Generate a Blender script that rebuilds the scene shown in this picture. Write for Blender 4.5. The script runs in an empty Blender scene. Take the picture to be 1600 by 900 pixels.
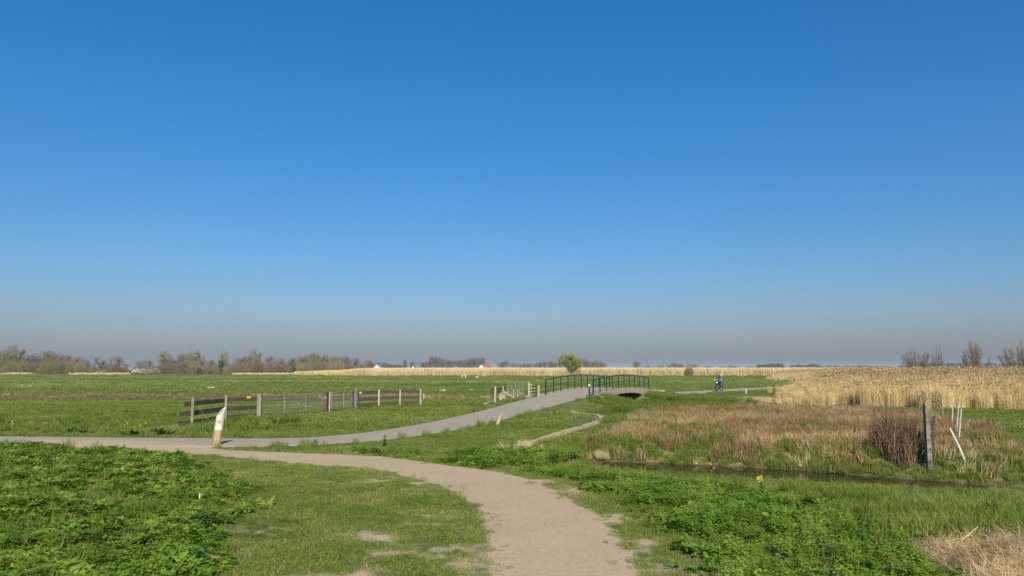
import bpy, math, random
import numpy as np
from mathutils import Vector, Matrix
R = math.radians
sc = bpy.context.scene
col = sc.collection

# ------------------------------------------------------------------ camera, sky, sun, exposure
CAM_H, FPX, HORIZON = 2.4, 1208.0, 577.0
PITCH = math.atan((HORIZON - 450.0) / FPX)
cam_d = bpy.data.cameras.new('camera'); cam = bpy.data.objects.new('camera', cam_d); col.objects.link(cam)
cam_d.sensor_width = 36.0; cam_d.lens = 36.0 * FPX / 1600.0
cam_d.clip_start = 0.1; cam_d.clip_end = 20000
cam.location = (0, 0, CAM_H); cam.rotation_euler = (R(90) + PITCH, 0, 0)
sc.camera = cam
SUN_EL, SUN_AZ = R(37), R(170)           # azimuth clockwise from +Y (the way the camera looks)
world = bpy.data.worlds.new('World'); sc.world = world; world.use_nodes = True
wn, wl = world.node_tree.nodes, world.node_tree.links
sky = wn.new('ShaderNodeTexSky'); sky.sky_type = 'NISHITA'; sky.sun_disc = False
sky.sun_elevation = SUN_EL; sky.sun_rotation = SUN_AZ
sky.altitude = 0; sky.air_density = 1.446; sky.dust_density = 1.305; sky.ozone_density = 9.37
hsv = wn.new('ShaderNodeHueSaturation'); hsv.inputs['Saturation'].default_value = 1.221; hsv.inputs['Hue'].default_value = 0.4879
wb = wn.new('ShaderNodeMix'); wb.data_type = 'RGBA'; wb.blend_type = 'MULTIPLY'; wb.inputs[0].default_value = 1.0; wb.inputs[7].default_value = (0.97, 0.945, 1.185, 1)   # white balance of the whole sky
wl.new(sky.outputs[0], hsv.inputs['Color']); wl.new(hsv.outputs[0], wb.inputs[6]); wl.new(wb.outputs[2], wn['Background'].inputs[0])
wn['Background'].inputs[1].default_value = 0.0840
sun_d = bpy.data.lights.new('sun', 'SUN'); sun = bpy.data.objects.new('sun', sun_d); col.objects.link(sun)
sun_d.energy = 5.0; sun_d.angle = R(0.53); sun_d.color = (1.0, 0.91, 0.76)
to_sun = Vector((math.sin(SUN_AZ) * math.cos(SUN_EL), math.cos(SUN_AZ) * math.cos(SUN_EL), math.sin(SUN_EL)))
sun.rotation_euler = to_sun.to_track_quat('Z', 'Y').to_euler(); sun.location = to_sun * 60
sc.view_settings.view_transform = 'Standard'; sc.view_settings.look = 'None'
sc.view_settings.exposure = 0.22; sc.view_settings.gamma = 1.0; sc.view_settings.use_curve_mapping = False
sc.render.engine = 'CYCLES'
cy = sc.cycles
cy.use_denoising = False; cy.use_adaptive_sampling = False; cy.max_bounces = 6; cy.diffuse_bounces = 2; cy.glossy_bounces = 2
cy.transmission_bounces = 3; cy.transparent_max_bounces = 6; cy.volume_bounces = 1

# ------------------------------------------------------------------ noise, polylines, pixel to ground
def hash2(ix, iy, seed):
    h = (ix.astype(np.int64) * 374761393 + iy.astype(np.int64) * 668265263 + seed * 1442695041) & 0x7fffffff
    h = ((h ^ (h >> 13)) * 1274126177) & 0x7fffffff
    return ((h ^ (h >> 16)) & 0xffff) / 65535.0
def vnoise(x, y, seed=0):
    x = np.asarray(x, float); y = np.asarray(y, float)
    ix, iy = np.floor(x), np.floor(y); fx, fy = x - ix, y - iy
    fx = fx * fx * (3 - 2 * fx); fy = fy * fy * (3 - 2 * fy)
    a = hash2(ix, iy, seed); b = hash2(ix + 1, iy, seed); c = hash2(ix, iy + 1, seed); d = hash2(ix + 1, iy + 1, seed)
    return (a * (1 - fx) + b * fx) * (1 - fy) + (c * (1 - fx) + d * fx) * fy
def fbm(x, y, seed=0, oct=4):
    s, a, t = 0.0, 0.5, 0.0
    for o in range(oct):
        s = s + a * vnoise(np.asarray(x) * 2 ** o, np.asarray(y) * 2 ** o, seed + o * 17); t += a; a *= 0.5
    return s / t
def sstep(a, b, x):
    t = np.clip((np.asarray(x, float) - a) / (b - a), 0, 1); return t * t * (3 - 2 * t)
def pdist(P, x, y):
    """distance to polyline, arc length there, signed side (left of travel is +)"""
    P = np.asarray(P, float); x = np.asarray(x, float); y = np.asarray(y, float)
    best = np.full(x.shape, 1e9); arc = np.zeros(x.shape); side = np.ones(x.shape); s0 = 0.0
    for a, b in zip(P[:-1], P[1:]):
        d = b[:2] - a[:2]; L = math.hypot(*d)
        t = np.clip(((x - a[0]) * d[0] + (y - a[1]) * d[1]) / (L * L), 0, 1)
        ex, ey = x - a[0] - t * d[0], y - a[1] - t * d[1]
        q = np.hypot(ex, ey); m = q < best
        best = np.where(m, q, best); arc = np.where(m, s0 + t * L, arc)
        side = np.where(m, np.sign(d[0] * ey - d[1] * ex), side); s0 += L
    return best, arc, side
def smooth_line(P, n=5):
    P = [np.array(p, float) for p in P]; out = []
    Q = [2 * P[0] - P[1]] + P + [2 * P[-1] - P[-2]]
    for i in range(1, len(Q) - 2):
        p0, p1, p2, p3 = Q[i - 1:i + 3]
        for k in range(n):
            t = k / n
            out.append(0.5 * (2 * p1 + (p2 - p0) * t + (2 * p0 - 5 * p1 + 4 * p2 - p3) * t * t + (3 * p1 - p0 - 3 * p2 + p3) * t ** 3))
    out.append(P[-1]); return np.array(out)
def arcs(P):
    return np.concatenate([[0], np.cumsum(np.hypot(*(np.diff(P[:, :2], axis=0).T)))])
def ray(px, py):
    u, v = (px - 800) / FPX, (450 - py) / FPX
    return np.array([u, math.cos(PITCH) - v * math.sin(PITCH), math.sin(PITCH) + v * math.cos(PITCH)])
def G(px, py, z=0.0):
    d = ray(px, py); t = (z - CAM_H) / d[2]; return np.array([d[0] * t, d[1] * t, z])
def atY(px, py, Y):
    d = ray(px, py); t = Y / d[1]; return np.array([d[0] * t, Y, CAM_H + d[2] * t])

# ------------------------------------------------------------------ plan of the place (metres)
BN, BF = np.array([3.75, 51.4]), np.array([9.73, 64.75])         # bridge deck ends
BAX = (BF - BN) / np.linalg.norm(BF - BN); BPR = np.array([BAX[1], -BAX[0]]); BLEN = float(np.linalg.norm(BF - BN))
BZ, BW = 0.70, 1.72
PATH = smooth_line([(-60, 31, .03, 1.4), (-38, 28.2, .03, 1.4), (-17.5, 26.35, .03, 1.4), (-10.6, 25.75, .03, 1.36), (-7.4, 25.9, .03, 1.3),
                    (-5.4, 27.4, .03, 1.25), (-3.75, 30.6, .03, 1.25), (-2.1, 35.2, .08, 1.3), (-0.25, 40.6, .25, 1.35),
                    (1.75, 46.2, .5, 1.5), (3.75, 51.4, .7, 1.66)])
FARP = smooth_line([(9.73, 64.75, .7, 1.66), (11.9, 69.2, .36, 1.5), (15.6, 75.0, .1, 1.4), (22.6, 85.4, .03, 1.4), (33.5, 99.5, .03, 1.4), (56, 118, .03, 1.4), (90, 140, .03, 1.4)])
PA, FA = arcs(PATH), arcs(FARP)
DITCH = smooth_line([(2.7, 24.2), (7.3, 22.0), (10.3, 20.05), (13.0, 18.5), (20, 14.8), (32, 9.5), (46, 3)])
CHAN = smooth_line([(-90, 72), (-55, 70.5), (-30, 69.5), (-12, 67), (0, 61.6), (6.74, 58.1), (16, 54), (28, 49.5), (46, 44), (80, 36)])
WATER_N, WATER_C = -0.50, -0.32
up_e = [(40, 689.5), (110, 689), (190, 690.5), (270, 694), (300, 697.5), (362, 704), (487, 711), (612, 718.5), (690, 729), (769, 741), (829, 753), (868, 772), (910, 798), (949, 834), (972, 862), (990, 900), (1010, 960), (1040, 1080), (1100, 1300)]
lo_e = [(40, 694.5), (100, 696.5), (150, 700.5), (200, 703), (250, 705), (310, 709), (394, 715), (487, 721.5), (597, 731), (644, 741), (691, 754), (737, 776), (762, 804), (772, 835), (778, 866), (782, 900), (784, 960), (788, 1080), (790, 1300)]
SU = smooth_line([G(*p)[:2] for p in up_e], 6); SL = smooth_line([G(*p)[:2] for p in lo_e], 6)
SAND = (SU + SL) / 2; SAND_W = np.hypot(*(SU - SL).T) / 2; SA = arcs(SAND)
TRACK = smooth_line([(*G(893, 637, .33)[:2], 0), (*G(907, 640.5, .22)[:2], 0), (*G(925, 645, .12)[:2], 0), (*G(937, 651, .03)[:2], 0), (*G(938, 657)[:2], 0), (*G(922, 663.5)[:2], 0), (*G(896, 671.5)[:2], 0), (*G(868, 680.5)[:2], 0), (*G(842, 689)[:2], 0), (*G(815, 697)[:2], 0)])[:, :2]

def hgt(x, y):
    x = np.asarray(x, float); y = np.asarray(y, float)
    m = (np.hypot(x, y) < 150) & (y > -12); z = np.zeros(x.shape)
    if m.any(): z[m] = hgt_near(x[m], y[m])
    f = ~m
    if f.any():
        r = np.hypot(x[f], y[f])
        z[f] = (fbm(x[f] / 28.0, y[f] / 28.0, 9, 3) - .5) * 0.22 * (1 - sstep(700, 1500, r)) * sstep(28, 60, r)
    return z
def hgt_near(x, y):
    r = np.hypot(x, y)
    base = (fbm(x / 3.0, y / 3.0, 3, 3) - .5) * 0.10 + (fbm(x / 28.0, y / 28.0, 9, 3) - .5) * 0.22 * sstep(28, 60, r)
    base = base * (1 - sstep(700, 1500, r))
    d, s, _ = pdist(PATH, x, y); d2, s2, _ = pdist(FARP, x, y)
    zp = np.interp(s, PA, PATH[:, 2]); hw = np.interp(s, PA, PATH[:, 3])
    zf = np.interp(s2, FA, FARP[:, 2]); hf = np.interp(s2, FA, FARP[:, 3])
    w = np.maximum(1 - sstep(.3, 2.4, d - hw), 1 - sstep(.3, 2.4, d2 - hf))
    z = base * (1 - w)
    z = np.maximum(z, zp - .03 - .26 * np.maximum(0, d - hw - .35))
    z = np.maximum(z, zf - .03 - .26 * np.maximum(0, d2 - hf - .35))
    ds, ss, _ = pdist(SAND, x, y); sw = np.interp(ss, SA, SAND_W)
    ws = 1 - sstep(0.1, 1.3, ds - sw)
    wob = (fbm(x / 1.3, y / 1.3, 21, 3) - .5)
    dn, sn, sd = pdist(DITCH, x, y); hwn = np.interp(sn, [0, 3, 9, 14, 60], [.7, 1.2, .8, .5, .5]) + wob * .5
    slope = np.where(sd > 0, .55, .062)
    slope = np.where(sn < .05, .4, slope)
    z = np.minimum(z, np.maximum(-1.0, WATER_N + np.where(dn < hwn, .6, slope) * (dn - hwn)))
    dc, scn, _ = pdist(CHAN, x, y)
    hwc = 1.9 + wob * .7 + 2.4 * np.exp(-((x - 7.6) ** 2 + (y - 57.4) ** 2) / 40.0)
    z = np.where(y < 30, z * (1 - (1 - sstep(.15, 1.9, ds - sw))), z)
    sdc = pdist(CHAN, x, y)[2]
    slc = np.where((sdc < 0) & (x < -1), .013 + .5 * sstep(-14, -1, x), .52)
    z = np.minimum(z, np.maximum(-.9, WATER_C + np.where(dc < hwc, .52, slc) * (dc - hwc)))
    return z
def h1(x, y): return float(hgt(np.array([x]), np.array([y]))[0])
def Gt(px, py):
    d = ray(px, py); t0 = (1.2 - CAM_H) / d[2]; t1 = (-1.2 - CAM_H) / d[2]
    for _ in range(2):                     # first place where the line of sight meets the ground
        t = np.linspace(t0, t1, 160); z = hgt(d[0] * t, d[1] * t); k = int(np.argmax(CAM_H + d[2] * t <= z)); k = max(k, 1); t0, t1 = t[k - 1], t[k]
    return np.array([d[0] * t1, d[1] * t1, h1(d[0] * t1, d[1] * t1)])
def in_poly(P, x, y):
    c = np.zeros(x.shape, bool); n = len(P)
    for i in range(n):
        x1, y1 = P[i][:2]; x2, y2 = P[(i + 1) % n][:2]
        if y1 == y2: continue
        m = ((y1 > y) != (y2 > y)) & (x < (x2 - x1) * (y - y1) / (y2 - y1) + x1); c ^= m
    return c
def soft_poly(P, x, y, edge=.5, wob=.6, seed=5):
    """1 inside, 0 outside, with a wandering edge"""
    P = np.asarray(P)[:, :2]; ins = in_poly(P, x, y); d, _, _ = pdist(np.vstack([P, P[:1]]), x, y)
    s = np.where(ins, d, -d) + (fbm(x / .9, y / .9, seed, 3) - .5) * 2 * wob
    return sstep(-edge, edge, s)

def blob(px, py, rx, ry):
    c = Gt(px, py); return (c[0], c[1], rx, ry)
BARE = [blob(715, 858, .95, 1.1), blob(690, 900, 1.2, .9), blob(385, 832, .8, .45), blob(600, 838, .6, .35), blob(655, 812, .5, .4), blob(540, 905, .9, .3), blob(655, 752, 1.6, .9),
        blob(900, 770, .45, .7), blob(945, 815, .5, .55), blob(1000, 850, .7, .5), blob(1030, 890, .6, .5), blob(990, 905, .7, .6), blob(850, 748, .8, 1.0)]
def bare(x, y):
    b = np.zeros(np.shape(x))
    for cx, cy_, rx, ry in BARE:
        b = np.maximum(b, .63 * np.exp(-(((x - cx) / (rx * 1.5)) ** 2 + ((y - cy_) / (ry * 1.5)) ** 2)))
    ds, ss, _ = pdist(SAND, x, y); e = ds - np.interp(ss, SA, SAND_W)
    b = np.maximum(b, (1 - sstep(-.05, .38, e)) * 1.0)
    dt, _, _ = pdist(TRACK, x, y); b = np.maximum(b, 1 - sstep(.1, .34, dt))
    n = fbm(x / .6, y / .45, 77, 4) * .65 + fbm(x / .13, y / .13, 78, 2) * .35
    return np.clip(sstep(.36, .86, b * 1.0 + (n - .5) * 1.55 * (1 - sstep(.8, 1.0, b) * .6) * sstep(.05, .3, b)), 0, 1)
Z = {}
Z['parsley_left'] = [Gt(*p) for p in [(-250, 693), (0, 693), (60, 692), (150, 702), (260, 716), (325, 737), (368, 765), (365, 795), (335, 815), (318, 840), (325, 868), (290, 905), (280, 1000), (-500, 1000)]]
Z['leafy_right'] = [Gt(*p) for p in [(560, 703), (690, 704), (800, 708), (905, 712), (1000, 749), (1120, 761), (1240, 776), (1310, 800), (1390, 828), (1450, 872), (1560, 1000), (1120, 1000), (1095, 880), (1060, 840), (990, 780), (900, 752), (790, 733), (690, 722), (600, 713)]]
Z['tall_right'] = [Gt(*p) for p in [(1230, 772), (1700, 784), (1750, 850), (1600, 850), (1420, 845), (1330, 800)]]
Z['straw'] = [Gt(*p) for p in [(1425, 866), (1490, 862), (1560, 858), (1750, 856), (1800, 1000), (1600, 940), (1520, 900), (1465, 880)]]
Z['bank_brown'] = [Gt(*p) for p in [(975, 655), (1050, 645), (1200, 640), (1330, 642), (1440, 650), (1560, 690), (1545, 730), (1440, 728), (1300, 720), (1180, 712), (1050, 705), (965, 695)]]
Z['hump'] = [Gt(*p) for p in [(925, 628), (985, 626), (1060, 622), (1170, 627), (1190, 634), (1090, 640), (1010, 645), (950, 650)]]
Z['verge'] = [Gt(*p) for p in [(-100, 655), (60, 645), (260, 650), (300, 668), (400, 658), (480, 655), (420, 672), (300, 681), (150, 678), (-100, 675)]]

# ------------------------------------------------------------------ materials
MATS = {}
def nodes_of(name, rough=.8, spec=.2):
    m = bpy.data.materials.new(name); m.use_nodes = True
    nt = m.node_tree; b = nt.nodes['Principled BSDF']; b.inputs['Roughness'].default_value = rough
    b.inputs['Specular IOR Level'].default_value = spec
    return m, nt, b
def ramp(nt, fac, stops):
    r = nt.nodes.new('ShaderNodeValToRGB'); e = r.color_ramp.elements
    while len(e) < len(stops): e.new(.5)
    for el, (p, c) in zip(e, stops): el.position = p; el.color = (*c, 1)
    nt.links.new(fac, r.inputs[0]); return r.outputs[0]
def noise(nt, scale, detail=4, vec=None, rough=.55, sx=None):
    t = nt.nodes.new('ShaderNodeTexNoise'); t.inputs['Scale'].default_value = scale; t.inputs['Detail'].default_value = detail; t.inputs['Roughness'].default_value = rough
    if vec is None:
        tc = nt.nodes.new('ShaderNodeTexCoord'); vec = tc.outputs['Object']
    if sx:
        mp = nt.nodes.new('ShaderNodeMapping'); mp.inputs['Scale'].default_value = sx; nt.links.new(vec, mp.inputs[0]); vec = mp.outputs[0]
    nt.links.new(vec, t.inputs['Vector']); return t.outputs['Fac']
def mix(nt, f, a, b, mode='MIX'):
    m = nt.nodes.new('ShaderNodeMix'); m.data_type = 'RGBA'; m.blend_type = mode
    if hasattr(f, 'links') or isinstance(f, bpy.types.NodeSocket): nt.links.new(f, m.inputs[0])
    else: m.inputs[0].default_value = f
    for s, i in ((a, 6), (b, 7)):
        if isinstance(s, bpy.types.NodeSocket): nt.links.new(s, m.inputs[i])
        else: m.inputs[i].default_value = (*s, 1)
    return m.outputs[2]
def mathn(nt, op, a, b=0.0):
    m = nt.nodes.new('ShaderNodeMath'); m.operation = op
    for i, s in enumerate((a, b)):
        if isinstance(s, bpy.types.NodeSocket): nt.links.new(s, m.inputs[i])
        else: m.inputs[i].default_value = s
    return m.outputs[0]
def bump(nt, b, h, strength=.4, dist=.02):
    n = nt.nodes.new('ShaderNodeBump'); n.inputs['Strength'].default_value = strength; n.inputs['Distance'].default_value = dist
    nt.links.new(h, n.inputs['Height']); nt.links.new(n.outputs[0], b.inputs['Normal'])
def M(name, c, c2=None, scale=6, rough=.8, metal=0., spec=.2, bmp=.3, sx=None):
    if name in MATS: return MATS[name]
    m, nt, b = nodes_of(name, rough, spec); b.inputs['Metallic'].default_value = metal
    c2 = c2 or tuple(v * .72 for v in c)
    f = noise(nt, scale, 5, sx=sx)
    nt.links.new(ramp(nt, f, [(.3, c2), (.68, c)]), b.inputs['Base Color'])
    if bmp: bump(nt, b, f, bmp, .01)
    MATS[name] = m; return m
def leafmat(name, stops, trans=.38, rough=.55, var=.25):
    """foliage: colour by the tuft's tint and a random number per tuft, light passing through thin leaves"""
    if name in MATS: return MATS[name]
    m, nt, b = nodes_of(name, rough, .25)
    at = nt.nodes.new('ShaderNodeAttribute'); at.attribute_type = 'INSTANCER'; at.attribute_name = 'tint'
    ge = nt.nodes.new('ShaderNodeNewGeometry')
    f = mathn(nt, 'ADD', at.outputs['Fac'], mathn(nt, 'MULTIPLY', mathn(nt, 'SUBTRACT', ge.outputs['Random Per Island'], .5), var))
    c = ramp(nt, f, stops)
    nt.links.new(c, b.inputs['Base Color'])
    tr = nt.nodes.new('ShaderNodeBsdfTranslucent'); nt.links.new(c, tr.inputs[0])
    mx = nt.nodes.new('ShaderNodeMixShader'); mx.inputs[0].default_value = trans
    nt.links.new(b.outputs[0], mx.inputs[1]); nt.links.new(tr.outputs[0], mx.inputs[2])
    nt.links.new(mx.outputs[0], nt.nodes['Material Output'].inputs[0]); MATS[name] = m; return m
def treemat(name, c1, c2, trans=.0, hue=.35):
    if name in MATS: return MATS[name]
    m, nt, b = nodes_of(name, .85, .1)
    oi = nt.nodes.new('ShaderNodeObjectInfo'); ge = nt.nodes.new('ShaderNodeNewGeometry')
    f = mathn(nt, 'ADD', mathn(nt, 'MULTIPLY', oi.outputs['Random'], .45), mathn(nt, 'MULTIPLY', ge.outputs['Random Per Island'], .55))
    c = ramp(nt, f, [(.05, c1), (.95, c2)]); nt.links.new(c, b.inputs['Base Color'])
    if trans:
        tr = nt.nodes.new('ShaderNodeBsdfTranslucent'); nt.links.new(c, tr.inputs[0])
        mx = nt.nodes.new('ShaderNodeMixShader'); mx.inputs[0].default_value = trans
        nt.links.new(b.outputs[0], mx.inputs[1]); nt.links.new(tr.outputs[0], mx.inputs[2]); nt.links.new(mx.outputs[0], nt.nodes['Material Output'].inputs[0])
    MATS[name] = m; return m

def sand_colour(nt, tc):
    a, f, g = noise(nt, .7, 6, tc, .65), noise(nt, 11, 6, tc, .75), noise(nt, 70, 3, tc)
    c = mix(nt, .55, ramp(nt, a, [(.3, (.33, .24, .13)), (.5, (.45, .345, .20)), (.7, (.53, .415, .255))]), ramp(nt, f, [(.28, (.25, .18, .098)), (.7, (.55, .435, .27))]))
    st = noise(nt, 2.3, 5, tc, .7); c = mix(nt, mathn(nt, 'MULTIPLY', ramp(nt, st, [(.56, (0, 0, 0)), (.7, (1, 1, 1))]), .35), c, (.24, .18, .115))
    return mix(nt, .22, c, ramp(nt, g, [(.3, (.16, .12, .08)), (.7, (.64, .53, .38))]))
def ground_material():
    m, nt, b = nodes_of('ground_earth_and_turf', .95, .1)
    tc = nt.nodes.new('ShaderNodeTexCoord').outputs['Object']
    big = noise(nt, .06, 4, tc, sx=(.35, 1, 1)); mid = noise(nt, .9, 5, tc); fine = noise(nt, 9, 6, tc, .7)
    streak = noise(nt, .5, 4, tc, sx=(.06, 1, 1))
    g = ramp(nt, big, [(.3, (.115, .15, .028)), (.5, (.15, .18, .038)), (.7, (.19, .205, .058))])
    g = mix(nt, .45, g, ramp(nt, streak, [(.3, (.06, .105, .02)), (.65, (.17, .185, .06))]))
    g = mix(nt, .4, g, ramp(nt, mid, [(.3, (.06, .10, .02)), (.7, (.15, .17, .05))]))
    g = mix(nt, .55, g, ramp(nt, fine, [(.25, (.03, .05, .012)), (.75, (.17, .2, .06))]), 'MIX')
    soil = sand_colour(nt, tc)
    dry = ramp(nt, fine, [(.25, (.12, .085, .045)), (.7, (.36, .27, .14))])
    mud = ramp(nt, fine, [(.3, (.05, .035, .02)), (.7, (.14, .10, .055))])
    def att(n):
        a = nt.nodes.new('ShaderNodeAttribute'); a.attribute_name = n; return a.outputs['Fac']
    c = mix(nt, att('dry'), g, dry); c = mix(nt, att('bare'), c, soil); c = mix(nt, att('mud'), c, mud)
    nt.links.new(c, b.inputs['Base Color']); bump(nt, b, fine, .6, .03); return m
def sand_material():
    m, nt, b = nodes_of('trodden_sand', .95, .1)
    tc = nt.nodes.new('ShaderNodeTexCoord').outputs['Object']
    nt.links.new(sand_colour(nt, tc), b.inputs['Base Color']); bump(nt, b, noise(nt, 14, 6, tc, .7), .55, .02); return m
def asphalt_material():
    m, nt, b = nodes_of('pale_asphalt', .9, .2)
    tc = nt.nodes.new('ShaderNodeTexCoord').outputs['Object']
    a, f = noise(nt, .35, 5, tc), noise(nt, 60, 4, tc, .7)
    c = mix(nt, .35, ramp(nt, a, [(.3, (.30, .255, .19)), (.7, (.35, .30, .23))]), ramp(nt, f, [(.3, (.22, .185, .135)), (.7, (.42, .365, .28))]))
    nt.links.new(c, b.inputs['Base Color']); bump(nt, b, f, .3, .005); return m
def water_material():
    m, nt, b = nodes_of('ditch_water', .06, .5)
    b.inputs['Base Color'].default_value = (.022, .017, .010, 1); b.inputs['IOR'].default_value = 1.33
    bump(nt, b, noise(nt, 2.2, 3), .12, .02); return m

# ------------------------------------------------------------------ mesh helpers
def mesh_obj(name, V, F, mat, parent=None, smooth=False):
    me = bpy.data.meshes.new(name); me.from_pydata([tuple(v) for v in V], [], F); me.update()
    if mat: me.materials.append(mat)
    if smooth: me.shade_smooth()
    o = bpy.data.objects.new(name, me); col.objects.link(o)
    if parent is not None: o.parent = parent
    return o
def tag(o, label=None, cat=None, group=None, kind=None):
    if label: o['label'] = label
    if cat: o['category'] = cat
    if group: o['group'] = group
    if kind: o['kind'] = kind
    return o
def empty(name, loc, label, cat, group=None):
    o = bpy.data.objects.new(name, None); col.objects.link(o); o.location = tuple(float(v) for v in loc); o.empty_display_size = .1
    return tag(o, label, cat, group)
class MB:
    """collects shapes given in world metres; build() makes ONE mesh, local to the root thing"""
    def __init__(s): s.V, s.F = [], []
    def add(s, V, F):
        n = len(s.V); s.V += [tuple(map(float, v)) for v in V]; s.F += [tuple(i + n for i in f) for f in F]; return s
    def beam(s, p, q, w, d, up=(0, 0, 1), bev=0.0):
        p, q = Vector(p), Vector(q); a = (q - p).normalized(); u = Vector(up); x = a.cross(u)
        if x.length < 1e-4: x = a.cross(Vector((0, 1, 0)))
        x.normalize(); y = x.cross(a).normalized(); V = []
        for c in (p, q):
            for sx, sy in ((-1, -1), (1, -1), (1, 1), (-1, 1)): V.append(c + x * sx * w / 2 + y * sy * d / 2)
        return s.add(V, [(0, 1, 2, 3), (7, 6, 5, 4), (4, 5, 1, 0), (5, 6, 2, 1), (6, 7, 3, 2), (7, 4, 0, 3)])
    def tube(s, P, r, n=6, caps=True):
        P = [Vector(p) for p in P]; r = r if hasattr(r, '__len__') else [r] * len(P); V, F = [], []
        for i, p in enumerate(P):
            a = (P[min(i + 1, len(P) - 1)] - P[max(i - 1, 0)]).normalized(); x = a.orthogonal().normalized() if abs(a.z) < .9 else a.cross(Vector((0, 1, 0))).normalized(); y = a.cross(x)
            for k in range(n):
                t = 2 * math.pi * k / n; V.append(p + (x * math.cos(t) + y * math.sin(t)) * r[i])
        for i in range(len(P) - 1):
            for k in range(n):
                F.append((i * n + k, i * n + (k + 1) % n, (i + 1) * n + (k + 1) % n, (i + 1) * n + k))
        if caps: F.append(tuple(range(n))[::-1]); F.append(tuple((len(P) - 1) * n + k for k in range(n)))
        return s.add(V, F)
    def ball(s, c, rx, ry, rz, n=8, m=6):
        V, F = [], []
        for i in range(m + 1):
            a = math.pi * i / m
            for k in range(n): t = 2 * math.pi * k / n; V.append((c[0] + rx * math.sin(a) * math.cos(t), c[1] + ry * math.sin(a) * math.sin(t), c[2] + rz * math.cos(a)))
        for i in range(m):
            for k in range(n): F.append((i * n + k, (i + 1) * n + k, (i + 1) * n + (k + 1) % n, i * n + (k + 1) % n))
        return s.add(V, F)
    def build(s, name, mat, parent=None, smooth=False):
        L = Vector((0, 0, 0)); o = parent
        while o is not None: L += o.location; o = o.parent
        return mesh_obj(name, [(v[0] - L.x, v[1] - L.y, v[2] - L.z) for v in s.V], s.F, mat, parent, smooth)

# ------------------------------------------------------------------ the ground and the ways over it
GROUND = ground_material()
rad = [0.0]; st = .5
while rad[-1] < 6000:
    r_ = rad[-1]; rad.append(r_ + (.5 if r_ < 6 else max(.11, .0085 * r_) if r_ < 75 else .02 * r_ if r_ < 320 else .12 * r_))
rad = np.array(rad[1:])
ang = np.concatenate([np.linspace(-46, 46, 540), np.linspace(46, 314, 70)[1:-1]]); ang = np.radians(ang)
RR, AA = np.meshgrid(rad, ang, indexing='ij')
gx, gy = RR * np.sin(AA), RR * np.cos(AA)
gz = hgt(gx.ravel(), gy.ravel()).reshape(gx.shape)
nr, na = gx.shape
gv = np.stack([gx.ravel(), gy.ravel(), gz.ravel()], 1)
i0 = (np.arange(nr - 1)[:, None] * na + np.arange(na)[None, :]); i1 = (np.arange(nr - 1)[:, None] * na + (np.arange(na)[None, :] + 1) % na)
quads = np.stack([i0, i0 + na, i1 + na, i1], -1).reshape(-1, 4)[:, ::-1]
me = bpy.data.meshes.new('ground')
gvc = np.vstack([gv, [[0, 0, 0]]]); fan = [(len(gv), k, (k + 1) % na) for k in range(na)]
me.from_pydata(gvc.tolist(), [], quads.tolist() + [f[::-1] for f in fan]); me.update(); me.shade_smooth(); me.materials.append(GROUND)
ground = bpy.data.objects.new('ground', me); col.objects.link(ground); tag(ground, 'flat green polder meadow ground', kind='structure')
if me.polygons[0].normal.z < 0: me.flip_normals()
X_, Y_ = gvc[:, 0], gvc[:, 1]
near = np.hypot(X_, Y_) < 90
def attr(name, vals):
    a = me.attributes.new(name, 'FLOAT', 'POINT'); a.data.foreach_set('value', np.asarray(vals, np.float32))
vb = np.zeros(len(gvc)); vb[near] = bare(X_[near], Y_[near]); attr('bare', vb)
vd = np.zeros(len(gvc))
vd[near] = np.maximum.reduce([soft_poly(Z['bank_brown'], X_[near], Y_[near], 1.2, 1.2) * .85, soft_poly(Z['straw'], X_[near], Y_[near], .3, .3),
                              soft_poly(Z['verge'], X_[near], Y_[near], .6, 1.0, 8) * .35])
rr_ = [G(1196, 633)[:2], G(1300, 636)[:2], G(1450, 636)[:2], G(1750, 638)[:2], np.array([115., 120.]), np.array([56., 110.]), np.array([40., 108.]), np.array([24., 74.])]
vd[near] = np.maximum(vd[near], soft_poly(np.array(rr_), X_[near], Y_[near], 1.0, 1.0))
attr('dry', vd)
dn_, _, _ = pdist(DITCH, X_[near], Y_[near]); dc_, sc_, _ = pdist(CHAN, X_[near], Y_[near])
vm = np.zeros(len(gvc)); vm[near] = np.maximum((1 - sstep(2.0, 2.9, dc_)) * 1.0, (1 - sstep(WATER_N - .02, WATER_N + .10, gvc[near, 2]))); attr('mud', vm)

def strip(name, P, hw, z, mat, label, ncross=4, wob=.0, seed=1):
    P = np.asarray(P); T = np.gradient(P[:, :2], axis=0); T /= np.linalg.norm(T, axis=1)[:, None]; N = np.stack([T[:, 1], -T[:, 0]], 1)
    V, F = [], []; n = ncross + 1
    for i in range(len(P)):
        for k in range(n):
            e = (k / ncross * 2 - 1) * hw[i]
            if k in (0, ncross) and wob: e += math.copysign(wob * (float(vnoise(np.array([i * .9 + k * 50]), np.array([0.]), seed)[0]) - .5) * 2, e)
            q = P[i, :2] + N[i] * e; V.append((q[0], q[1], float(z(i, q, abs(k / ncross * 2 - 1)))))
    for i in range(len(P) - 1):
        for k in range(ncross): F.append((i * n + k, i * n + k + 1, (i + 1) * n + k + 1, (i + 1) * n + k))
    # a skirt so that the sheet has an edge into the ground
    for k in (0, ncross):
        b0 = len(V)
        for i in range(len(P)): v = V[i * n + k]; V.append((v[0], v[1], v[2] - .12))
        for i in range(len(P) - 1):
            f = (i * n + k, (i + 1) * n + k, b0 + i + 1, b0 + i); F.append(f if k == 0 else f[::-1])
    o = mesh_obj(name, V, F, mat); tag(o, label, kind='structure')
    if o.data.polygons[0].normal.z < 0: o.data.flip_normals()
    return o
ASPH = asphalt_material(); SANDM = sand_material()
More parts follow.
